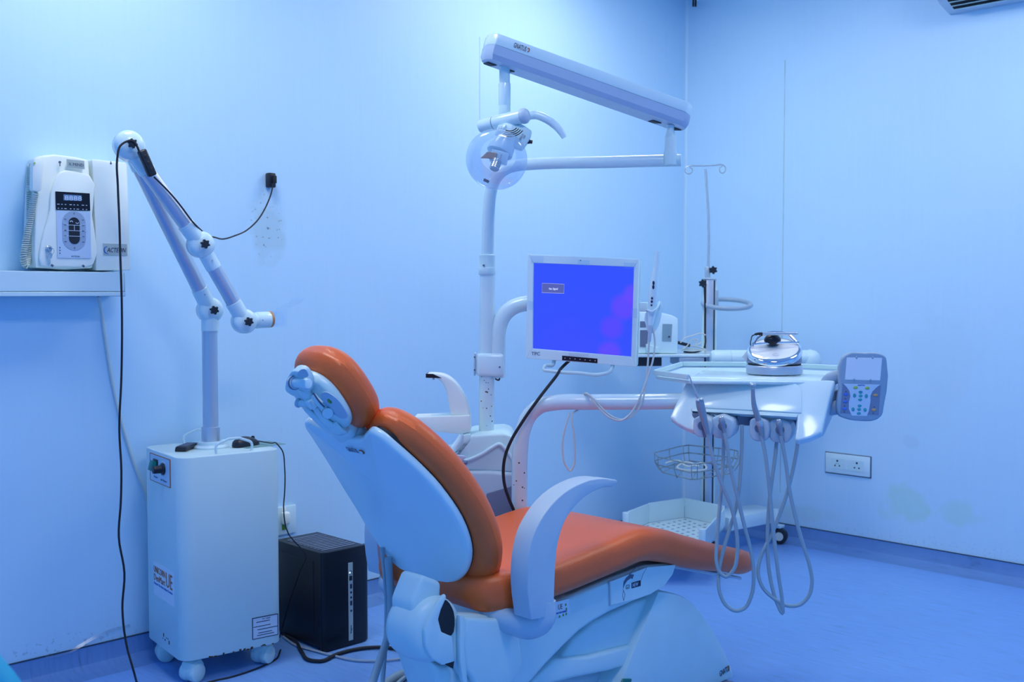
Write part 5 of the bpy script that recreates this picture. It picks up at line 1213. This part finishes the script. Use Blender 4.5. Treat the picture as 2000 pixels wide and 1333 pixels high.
g = B(); g.loft([ell(.0365, .086), ell(.040, .0895), mid, top]); sbd = mk('body', g, mat('dark_metallic_grey', (.20, .25, .36), .3, metal=.4), us, 40)
rim = []
for r, dz in ((.0885, -.012), (.0895, -.008), (.0890, .002), (.084, .006), (.078, .007)):
    rim.append([p + UZ * (slant(p) + dz) for p in ell(0, r)])
g = B(); g.loft(rim, cap=False); mk('chrome_band', g, W['chrome'], us, 60)
lid = []
for r, dz in ((.079, .0055), (.070, .0075), (.05, .0085), (.025, .0090), (.004, .0090)): lid.append([p + UZ * (slant(p) + dz) for p in ell(0, r)])
g = B(); g.loft(lid); ld_ = mk('mirror_lid', g, mat('reflection_white', (.96, .97, .97), .10, coat=.3), us, 60)  # white base colour stands in for the ceiling light reflected in the lid
c = sc0 - FWH * .060 - RT * .010; c = c + UZ * (slant(c) + .013)
g = B(); g.tube([c + RT * .010 * math.cos(a) + FWH * .008 * math.sin(a) + UZ * .0034 * math.sin(a) for a in [2 * math.pi * i / 16 for i in range(16)]], .0007, 5, 1, closed=True); mk('lid_button', g, W['alu'], ld_)
o = Q(1484, 707, scd - .0915); text('brand_lettering', 'dte', o, RT, UZ, .014, .006, W['inkwhite'], us)
g = B(); ac = sc0 + FWH * .030 + UZ * .128
g.tube([sc0 - RT * .070 + FWH * .02 + UZ * .088, sc0 - RT * .045 + FWH * .035 + UZ * .122, sc0 + FWH * .04 + UZ * .136, sc0 + RT * .055 + FWH * .03 + UZ * .128, sc0 + RT * .080 + FWH * .01 + UZ * .098], .0050, 10, 5); mk('cradle_arch', g, W['chrome'], us)
g = B(); g.tube([sc0 - RT * .070 - FWH * .004 + UZ * .0975, sc0 - RT * .03 - FWH * .004 + UZ * .1015, sc0 + RT * .08 - FWH * .004 + UZ * .1045], .0042, 10, 4); mk('cradle_bar', g, W['chrome'], us)
g = B(); g.ball(sc0 - RT * .004 + FWH * .012 + UZ * .112, .032, .026, .020, 20); pdh = mk('cradle_pad', g, W['blackg'], us)
hp0, hp1 = Q(1489, 652.5, scd - .01), Q(1558, 652, scd - .01)
g = B(); g.tube([hp0, hp0.lerp(hp1, .2), hp0.lerp(hp1, .7), hp1], [.0052, .0056, .0055, .0036], 14, 5); mk('scaler_handpiece', g, W['alu'], us, 50)
g = B(); g.tube([Q(1474, 653.5, scd - .01), Q(1482, 652.5, scd - .01), Q(1490, 652.5, scd - .01)], [.0035, .0050, .0050], 10, 4); mk('handpiece_boot', g, W['rubber'], us)
g = B(); g.tube([Q(1476, 653.5, scd - .01), Q(1470, 656, scd), Q(1467, 664, scd + .02), Q(1466, 674, scd + .06), Q(1470, 690, scd + .10)], .0018, 6, 5); mk('handpiece_cable', g, W['rubber'], us)
g = B(); g.prism([Q(x, y, scd + .02) for x, y in ((1449, 698), (1459, 685), (1464, 700), (1461, 711))], FWH * .001); mk('warning_tag', g, W['sticker'], us)
# ------------------------------------------------------------------ equipment trolley in the corner
TD = 5.42
tr = thing('equipment_trolley', 'white equipment trolley with drip pole, wire basket and perforated base in the corner', 'trolley', (-.45, -.5, 0))
# base tray
zb = .155
A = Zp(1222, 1041, zb); Bq = Zp(1267, 1022, zb); Cq = Zp(1337, 1011, zb); Dq = Zp(1413, 1028, zb); Eq = Zp(1371, 1076, zb); Fq = Zp(1262, 1078, zb)
tray = [A, Bq, Cq, Dq, Eq, Fq]
g = B(); g.prism(tray, -UZ * .018, .002, 1); tb_ = mk('base_tray', g, W['enamel'], tr)
def wall_(a, c, h, t=.008):
    d = (c - a).normalized(); n = V(-d.y, d.x, 0) * t
    return B().prism([a, c, c + n, a + n], UZ * h, .001, 1)
for a, c, h in ((A, Bq, .095), (Bq, Cq, .098), (Cq, Dq, .098), (Dq, Eq, .085)): mk('tray_wall', wall_(a, c, h), W['enamel'], tb_)
for p in (A, Eq):
    g = B(); g.cyl(p - UZ * .01, p + UZ * .098, .016, n=16, bev=.003); mk('corner_post', g, W['enamel'], tb_)
g = B(); random.seed(2)
import itertools
def inside(p, poly):
    c = False; n = len(poly)
    for i in range(n):
        a, b2 = poly[i], poly[i - 1]
        if (a.y > p.y) != (b2.y > p.y) and p.x < (b2.x - a.x) * (p.y - a.y) / (b2.y - a.y) + a.x: c = not c
    return c
cen = sum(tray, V(0, 0, 0)) / 6
for i, j in itertools.product(range(-9, 10), range(-9, 10)):
    p = cen + V(i * .045 + (j % 2) * .022, j * .045, .0004)
    if inside(cen + (p - cen) * 1.12, tray): g.cyl(p - UZ * .0003, p + UZ * .0004, .0075, n=8)
mk('perforation', g, W['dgrey'], tb_, kind='stuff')
# right-hand wing of the base
w0 = Q(1424, 1000, 5.28); w1 = Q(1520, 1004, 5.50)
for p in (w0, w1): p.z = 0
w2 = w1 + V(.06, .10, 0); w3 = w0 + V(.22, .12, 0)
g = B(); g.prism([V(w0.x, w0.y, .115), V(w1.x, w1.y, .115), V(w1.x + .02, w1.y + .16, .115), V(w0.x + .04, w0.y + .20, .115)], UZ * .07, .008, 2); wg = mk('base_wing', g, W['enamel'], tr)
g = B(); p = Q(1515, 1003, 5.46); g.cyl(V(p.x, p.y, .12), V(p.x, p.y, .195), .015, n=14, bev=.003); mk('corner_post', g, W['enamel'], wg)
# castors: the near right one shows
for (x, y) in ((-.125, -.70), (-.62, -.62), (-.55, -.12), (-.12, -.24)):
    g = B(); g.lathe((x - .020, y - .008, .042), (.93, .37, 0), [(.026, 0), (.038, .002), (.041, .008), (.041, .036), (.038, .042), (.026, .044)], 24); cs2 = mk('caster', g, W['black'], tr)
    g = B(); g.lathe((x - .0215, y - .0085, .042), (.93, .37, 0), [(.022, 0), (.022, .047)], 18); mk('wheel_hub', g, W['wcable'], cs2)
    g = B(); g.box((x, y + .004, .092), (.05, .04, .016), .004, 2); g.cyl((x + .006, y + .03, .09), (x + .006, y + .03, .12), .010, n=10); mk('caster_fork', g, W['enamel'], cs2)
# column
def Tq(px, py, d=TD): return Q(px, py, d)
cc = Tq(1384, 700, TD)
R45 = Matrix((RT, FWH, UZ)).transposed()
zc1 = Tq(1384, 546, TD).z
g = B(); g.box((cc.x, cc.y, (zc1 + .16) / 2), (.046, .046, zc1 - .16), .003, 2, R=R45); col_ = mk('column', g, W['alu'], tr)
for s_ in (-1, 1):
    g = B(); p = cc + RT * s_ * .0285; g.box((p.x, p.y, (zc1 + .16) / 2), (.013, .038, zc1 - .165), .003, 1, R=R45); mk('column_rail', g, W['plastic'], col_)
    g = B(); p = cc + RT * s_ * .0215 - FWH * .0235; g.box((p.x, p.y, (zc1 + .16) / 2), (.006, .004, zc1 - .17), .0005, 1, R=R45); mk('column_groove', g, W['black'], col_)
g = B(); g.box((cc.x, cc.y, zc1 + .003), (.066, .056, .008), .002, 1, R=R45); mk('column_cap', g, W['grey'], col_)
# drip pole with hooks
pp_ = cc + RT * -.006
pt = Tq(1377, 323, TD)
g = B(); g.tube([V(pp_.x, pp_.y, zc1 - .02), V(pp_.x, pp_.y, zc1 + .3), Tq(1378, 330)], .0066, 12, 3); pole = mk('drip_pole', g, W['steel'], tr)
g = B(); g.cyl(Tq(1382, 546), Tq(1381.5, 522), .014, n=18, bev=.001); mk('pole_socket', g, W['steel'], pole)
kk = starknob(Tq(1392, 528) - FWH * .006, -FWH, .018); mk('star_knob', kk, W['black'], pole)
g = B(); g.cyl(Tq(1384, 529), Tq(1392, 528), .006, n=10); mk('knob_stem', g, W['black'], pole)
kk = starknob(Tq(1370, 554) - FWH * .03, -FWH, .018); mk('star_knob', kk, W['black'], tr)
lp_ = [(1377, 324), (1360, 324), (1346, 324.5), (1339, 329), (1338.5, 336), (1344, 340), (1351, 337), (1352, 330), (1347, 327)]
rp_ = [(1377, 324), (1395, 323), (1412, 322.5), (1417, 327), (1416, 335), (1410, 338.5), (1405.5, 334), (1406, 328), (1411, 325)]
for l_ in (lp_, rp_):
    g = B(); g.tube([Tq(x, y) for x, y in l_], .0034, 8, 4); mk('drip_hook', g, W['steel'], pole)
# round push handle
hc_ = cc + RT * .085 - FWH * .02
hz_ = Tq(1410, 594).z
g = B(); g.tube([V(hc_.x, hc_.y, hz_) + RT * (.118 * math.cos(a)) + FWH * (.118 * math.sin(a)) + UZ * (.022 * math.sin(a)) for a in [2 * math.pi * i / 28 for i in range(28)]], .0115, 12, 1, closed=True); mk('push_handle', g, W['keygrey'], tr, 60)
g = B(); g.box(Tq(1399, 584, TD - .02), (.018, .03, .085), .004, 2, R=R45); mk('handle_mount', g, W['keygrey'], tr)
# shelf
zs = 1.0 
sh0 = [Zp(1240, 699, zs), Zp(1345, 704, zs), Zp(1352, 700, zs), Zp(1400, 694, zs), Zp(1560, 698, zs)]
a0, a1 = Q(1236, 698, 5.12), Q(1560, 700, 5.12)
g = B(); sl4 = [a0, a1, a1 + FWH * .42, a0 + FWH * .42]; g.prism([V(p.x, p.y, zs - .012) for p in sl4], UZ * .014, .003, 1); shf = mk('shelf', g, W['enamel'], tr)
g = B(); g.prism([V(p.x, p.y, zs - .055) for p in [a0 + FWH * .02, a0 + RT * .14 + FWH * .02, a0 + RT * .14 + FWH * .38, a0 + FWH * .38]], UZ * .042, .002, 1); mk('drawer_shadow', g, W['black'], shf)  # black block standing in for the drawer shadow under the shelf
g = B(); p = a0 + RT * .22; g.prism([V(q.x, q.y, zs - .06) for q in [p, p + RT * .12, p + RT * .12 + FWH * .3, p + FWH * .3]], UZ * .047, .004, 1); mk('shelf_bracket', g, W['keygrey'], shf)
b0_, b1_ = Q(1388, 702, 5.06), Q(1592, 702, 5.06)
g = B(); g.tube([b0_, b0_ + RT * .012, b0_.lerp(b1_, .5), b1_ - RT * .03, b1_], [.034, .043, .043, .043, .026], 24, 6); bol = mk('shelf_bumper', g, W['plastic'], shf, 60)
g = B(); p = b0_ + RT * .09; g.lathe(p, RT, [(.0437, 0), (.0437, .002)], 26); mk('bumper_seam', g, W['grey'], bol)
g = B(); g.lathe(Q(1582, 716, 5.06), UZ, [(.05, 0), (.052, .004), (.050, .03), (.043, .055), (.028, .072), (0, .080)], 26); mk('bumper_end', g, W['plastic'], shf, 60)
g = B(); g.prism([V(q.x, q.y, zs - .06) for q in [Q(1400, 712, 5.06), Q(1600, 712, 5.06), Q(1600, 712, 5.2), Q(1400, 712, 5.2)]], UZ * .03, .004, 1); mk('bumper_base', g, W['plastic'], shf)
# wire basket
bk_ = thing('wire_basket', 'rusty wire basket hooked on the trolley column behind the hoses', 'basket', Tq(1360, 915, 5.3))
z1_ = Q(1360, 876, 5.3).z; z0_ = z1_ - .075
wb = [Zp(1277, 884, z1_), Zp(1342, 871, z1_), Zp(1440, 880, z1_), Zp(1438, 892, z1_ - .0), Zp(1362, 903, z1_)]
g = B()
up_r = [Zp(x, y, z1_) for x, y in ((1278, 885), (1330, 872), (1345, 870), (1430, 879), (1442, 882), (1436, 895), (1362, 907), (1345, 907), (1285, 893))]
for z, s_ in ((z1_, 1), (z1_ - .038, .99), (z0_, .88)):
    c_ = sum(up_r, V(0, 0, 0)) / len(up_r); g.tube([V(c_.x + (p.x - c_.x) * s_, c_.y + (p.y - c_.y) * s_, z) for p in up_r], .0028, 6, 1, closed=True)
mk('rim_wire', g, W['wire'], bk_)
rs = catmull(up_r, 3, True)
for k, p in enumerate(rs):
    if k % 2: continue
    q = V(c_.x + (p.x - c_.x) * .88, c_.y + (p.y - c_.y) * .88, z0_)
    mk('upright_wire', B().tube([p, V((p.x * .99 + c_.x * .01), (p.y * .99 + c_.y * .01), z1_ - .038), q], .0018, 5, 1), W['wire'], bk_)
n_ = len(rs)
for k in range(1, n_ // 2, 2):
    p, q = rs[k], rs[(n_ - k) % n_]
    mk('floor_wire', B().tube([V(c_.x + (p.x - c_.x) * .88, c_.y + (p.y - c_.y) * .88, z0_), V(c_.x + (q.x - c_.x) * .88, c_.y + (q.y - c_.y) * .88, z0_)], .0018, 5, 1), W['wire'], bk_)
single('clear_tubing', B().tube([Zp(x, y, z0_ + .012 + .010 * (i % 2)) for i, (x, y) in enumerate(((1300, 905), (1320, 900), (1345, 912), (1370, 905), (1380, 915), (1350, 920), (1325, 910), (1340, 903), (1365, 912)))], .0045, 7, 5), W['wcable'], 'coil of pale tubing lying in the wire basket', 'tubing')

# device on the shelf
dv = thing('medical_device', 'white bench device with grey side panel, standing on the trolley shelf behind the monitor', 'medical device', Q(1290, 690, 5.2))
dz0 = zs + .0025
dF = 5.17
bo3 = [(1225, 694), (1324, 690), (1325, 623), (1312, 616), (1290, 611), (1225, 607)]
P = [Q(x, y, dF) for x, y in bo3]
for p in P:
    if p.z < dz0 + .02: p.z = dz0
g = B(); g.prism(P, FWH * .17, .008, 2, 20); dc = mk('case', g, W['gloss'], dv, 40)
def dvq(nm, pts, m_, off=.0012): 
    g = B(); g.prism([Q(x, y, dF - .0003) for x, y in pts], -FWH * off); return mk(nm, g, m_, dc)
sp_ = dvq('side_panel', [(1294, 633), (1313, 633.5), (1311, 668), (1293, 667)], mat('grey_teal_panel', (.26, .40, .46), .45))
g = B(); g.cyl(Q(1307, 658, dF - .002), Q(1307, 658, dF - .006), .004, n=10); mk('knob', g, W['ink'], sp_)
dvq('display', [(1250, 628), (1262, 628), (1262, 640), (1250, 640)], W['dgrey']); dvq('control_panel', [(1250, 645), (1266, 645), (1264, 679), (1250, 678)], W['dgrey'])
g = B(); g.lathe(Q(1270, 684, dF - .0005), -FWH, [(.010, 0), (.010, .006), (.007, .010), (0, .011)], 14); mk('start_button', g, mat('orange_button', (.75, .25, .06), .4), dc)
g = B(); prismQ(g, [(1262, 672), (1276, 676), (1288, 680), (1288, 690), (1262, 690)], dF - .02, .02, .004, 2); mk('front_foot', g, W['plastic'], dc)
# leads on the shelf
random.seed(9)
ca_ = [[(1329, 670), (1337, 661), (1352, 656), (1372, 652), (1378, 655)], [(1330, 684), (1340, 678), (1352, 664), (1362, 664), (1358, 674), (1372, 668)], [(1330, 688), (1345, 682), (1368, 683), (1380, 686), (1366, 690), (1340, 688)], [(1330, 686), (1350, 676), (1370, 680), (1378, 684)]]
labs = ['pale lead arching from the device to the trolley column', 'kinked pale lead on the trolley shelf beside the device', 'flat loop of pale lead on the trolley shelf', 'short pale lead lying across the trolley shelf']
for i, l_ in enumerate(ca_):
    P = [Q(x, y, 5.20 + .01 * i) for x, y in l_]
    for p in P: p.z = max(p.z, zs + .0065 + .0045 * i)
    single('device_lead', B().tube(P, .0032, 6, 5), W['wcable'], labs[i], 'cable', 'leads on the trolley shelf')
P = [Q(x, y, 5.24) for x, y in ((1376, 560), (1377, 600), (1377, 650), (1377.5, 672), (1374, 682), (1362, 688), (1335, 690))]
for p in P: p.z = max(p.z, zs + .0075)
single('black_device_lead', B().tube(P, .0042, 7, 5), W['rubber'], 'black lead running down the trolley column onto the shelf', 'cable')
# black plug lying by the device
single('black_plug', B().box(Q(1334, 672, 5.22) + UZ * .0, (.07, .022, .016), .004, 2, R=R45 @ Matrix.Rotation(.25, 3, 'Y')), W['black'], 'small black plug lying among leads beside the device', 'plug')

# ------------------------------------------------------------------ right wall: sockets, air conditioner
s0, s1 = Xp(1613, 884, -.006), Xp(1699, 933, -.006)
yy0, yy1 = s0.y, s1.y
zt_, zb_ = Xp(1613, 884, -.006).z, Xp(1613, 922, -.006).z
ws = thing('double_wall_socket', 'white double socket plate low on the right wall', 'wall socket', (0, (yy0 + yy1) / 2, zb_))
g = B(); g.box((-.0055, (yy0 + yy1) / 2, (zt_ + zb_) / 2), (.010, yy0 - yy1, zt_ - zb_), .003, 2); pl_ = mk('socket_plate', g, W['gloss'], ws)
g = B(); g.box((-.0012, (yy0 + yy1) / 2 , (zt_ + zb_) / 2 - .001), (.0016, yy0 - yy1 + .010, zt_ - zb_ + .010)); mk('back_box', g, W['inkgrey'], ws)
wY = yy0 - yy1
for k, fy in enumerate((.28, .72)):
    yc_ = yy0 - wY * fy
    g = B(); g.box((-.0112, yc_, (zt_ + zb_) / 2), (.002, wY * .30, (zt_ - zb_) * .56), .0006, 1); oc = mk('socket_outlet', g, W['plastic'], ws)
    zc_ = (zt_ + zb_) / 2
    for dy, dz, r in ((0, .014, .0055), (.012, -.010, .0042), (-.012, -.010, .0042)) + (((.006, .0, .002), (-.006, 0, .002)) if k == 0 else ()):
        g = B(); g.cyl((-.0120, yc_ + dy, zc_ + dz), (-.0127, yc_ + dy, zc_ + dz), r, n=10); mk('socket_hole', g, W['ink'], oc)
g = B(); g.box((-.0118, yy0 - wY * .5, (zt_ + zb_) / 2), (.003, wY * .07, (zt_ - zb_) * .5), .0008, 1); mk('rocker_switch', g, W['gloss'], ws)
ac0 = Xp(1856, 30, 0); 
acp = [(0, 0), (-.035, .006), (-.12, .028), (-.175, .060), (-.205, .11), (-.215, .20), (-.205, .275), (-.19, .285), (0, .285)]
zA = ac0.z
air = thing('air_conditioner', 'white wall air conditioner cut off at the top right corner', 'air conditioner', (0, ac0.y - .4, zA))
g = B(); g.prism([V(x - .0006, ac0.y, zA + z) for x, z in acp], (0, -.82, 0), .004, 2, 60); acb = mk('case', g, mat('ac_plastic', (.55, .66, .78), .35), air, 40)
sl0, sl1 = V(-.05, 0, .009), V(-.165, 0, .052)
g = B(); q = [(-.060, .0105), (-.150, .0445), (-.156, .0400), (-.064, .0062)]
g.prism([V(x, ac0.y - .045, zA + z) for x, z in q], (0, -.73, 0)); vn = mk('outlet_slot', g, W['rubber'], acb)
for k, t in enumerate((.08, .38, .70, .98)):
    x = -.060 - .092 * t; z = .0065 + .034 * t
    g = B(); g.box((x, ac0.y - .41, zA + z - .002), (.020, .725, .0035), .001, 1, R=Matrix.Rotation(-.55, 3, 'Y')); mk('louver', g, W['plastic'], acb)
# cable stubs hanging at the corner below the ceiling
for dx, lab in ((0, 'left black cable end hanging from the ceiling corner'), (4.5, 'right black cable end hanging from the ceiling corner')):
    a = Xp(1354 + dx, 13, -.06); single('cable_stub', B().tube([V(a.x, a.y, CEIL - .001), V(a.x, a.y, 2.92), a], .0055, 8, 3), W['rubber'], lab, 'cable', 'cable ends at the ceiling corner')

# ------------------------------------------------------------------ hoses and leads on the floor by the chair
def fl(px, py, z=.012): return Zp(px, py, z)
single('drain_hose', B().tube([Yp(758, 1090, YC + .12), Yp(762, 1150, YC + .12), Yp(763, 1200, YC + .10), Yp(757, 1245, YC + .07), Yp(742, 1290, YC + .03), Yp(728, 1333, YC - .02), Yp(712, 1385, YC - .06), Yp(720, 1440, YC - .1)], .0105, 10, 5), W['hose'], 'thick grey hose hanging behind the backrest down to the floor', 'hose')
single('air_hose', B().tube([Yp(746, 1070, YC + .15), Yp(751, 1120, YC + .15), Yp(755, 1180, YC + .14), Yp(754, 1240, YC + .12), Yp(750, 1300, YC + .10), Yp(747, 1340, YC + .08), Yp(748, 1400, YC + .05)], .0062, 9, 5), W['hose'], 'thinner grey hose hanging beside the thick one behind the backrest', 'hose')
single('floor_hose', B().tube([fl(850, 1304, .03), fl(825, 1308, .02), fl(790, 1316, .016), fl(762, 1330, .016), fl(735, 1355, .016)], .0150, 10, 5), W['hose'], 'grey hose on the floor curving out from under the chair', 'hose')
single('thin_floor_hose', B().tube([fl(808, 1276), fl(816, 1292), fl(812, 1305), fl(795, 1320), fl(775, 1338), fl(760, 1370)], .0075, 8, 5), W['hose'], 'thin grey hose curling on the floor below the hinge', 'hose')
single('black_floor_lead', B().tube([fl(553, 1240, .008), fl(575, 1252, .008), fl(590, 1275, .008), (fl(605, 1290, .008)), fl(625, 1292, .008), fl(660, 1278, .008), fl(700, 1268, .008), fl(740, 1265, .008), fl(790, 1270, .008), fl(840, 1278, .008)], .0066, 8, 5), W['rubber'], 'black power lead snaking across the floor in front of the computer', 'cable')
single('grey_floor_lead', B().tube([fl(553, 1244, .006), fl(580, 1262, .006), fl(615, 1272, .006), fl(650, 1281, .006), fl(690, 1290, .006), fl(735, 1292, .006), fl(780, 1288, .006), fl(815, 1280, .006)], .0042, 7, 5), W['gcable'], 'grey lead on the floor running beside the black one', 'cable')
single('thin_black_lead', B().tube([fl(548, 1270, .006), fl(540, 1287, .004), fl(505, 1305, .004), fl(455, 1322, .004), fl(405, 1334, .004), fl(380, 1345, .004)], .0028, 7, 5), W['rubber'], 'thin black lead on the floor under the white cabinet', 'cable')
# lifted strip of clear tape at the skirting, left
g = B(); P = [Yp(x, y, -.010) for x, y in ((90, 1287), (112, 1284), (140, 1276), (160, 1264), (180, 1252), (205, 1240), (230, 1232), (255, 1226))]
n_ = len(P); g.add([p for p in P] + [p + V(0, .006, .010) for p in P], [[i, i + 1, n_ + i + 1, n_ + i] for i in range(n_ - 1)])
single('peeling_tape', g, clear_mat('peeling_tape', (.82, .86, .88), .22, .15), 'clear tape peeling off the wall above the left skirting', 'tape')

# ------------------------------------------------------------------ teal padded stool, cut by the bottom left corner
sd_ = 1.35
stl = thing('padded_stool', 'teal padded backrest cut off by the bottom left corner, out of focus', 'stool', (Q(-60, 1400, sd_).x, Q(-60, 1400, sd_).y, 0))
c = Q(-70, 1333, sd_)
ol_ = [(-420, 1600), (-420, 1330), (-380, 1262), (-300, 1235), (-120, 1232), (-40, 1240), (0, 1256), (25, 1284), (52, 1318), (75, 1360), (85, 1430), (85, 1600), (40, 1640), (-360, 1640)]
g = B(); g.prism(catmull([Q(x, y, sd_) for x, y in ol_], 4, True), -FWH * .06, .025, 5, 30); mk('backrest', g, W['teal'], stl, 60)
b_ = Q(-165, 1640, sd_)
g = B(); g.cyl((b_.x, b_.y, .50), (b_.x, b_.y, b_.z + .1), .014, n=12); mk('back_post', g, W['steel'], stl)
bb = V(b_.x, b_.y, 0) - FWH * .2
g = B(); g.lathe((bb.x, bb.y, .46), UZ, [(.12, 0), (.19, .01), (.20, .04), (.19, .075), (.12, .085), (0, .088)], 32); mk('seat', g, W['teal'], stl, 50)
g = B(); g.cyl((bb.x, bb.y, .08), (bb.x, bb.y, .47), .024, n=16); mk('gas_column', g, W['steel'], stl)
g = B(); g.tube([V(b_.x, b_.y, .51), V(b_.x, b_.y, .455), bb + V(0, 0, .452)], .012, 10, 4); mk('back_bracket', g, W['steel'], stl)
for k in range(5):
    a = 2 * math.pi * k / 5; e = bb + V(.24 * math.cos(a), .24 * math.sin(a), .07)
    g = B(); g.tube([bb + V(0, 0, .095), e], [.020, .014], 10, 1); mk('leg', g, W['black'], stl)
    g = B(); g.cyl(e + V(-.012 * math.sin(a), .012 * math.cos(a), -.044), e + V(.012 * math.sin(a), -.012 * math.cos(a), -.044), .025, n=16); g.cyl(e + V(0, 0, -.03), e, .008, n=8); mk('caster', g, W['rubber'], stl)
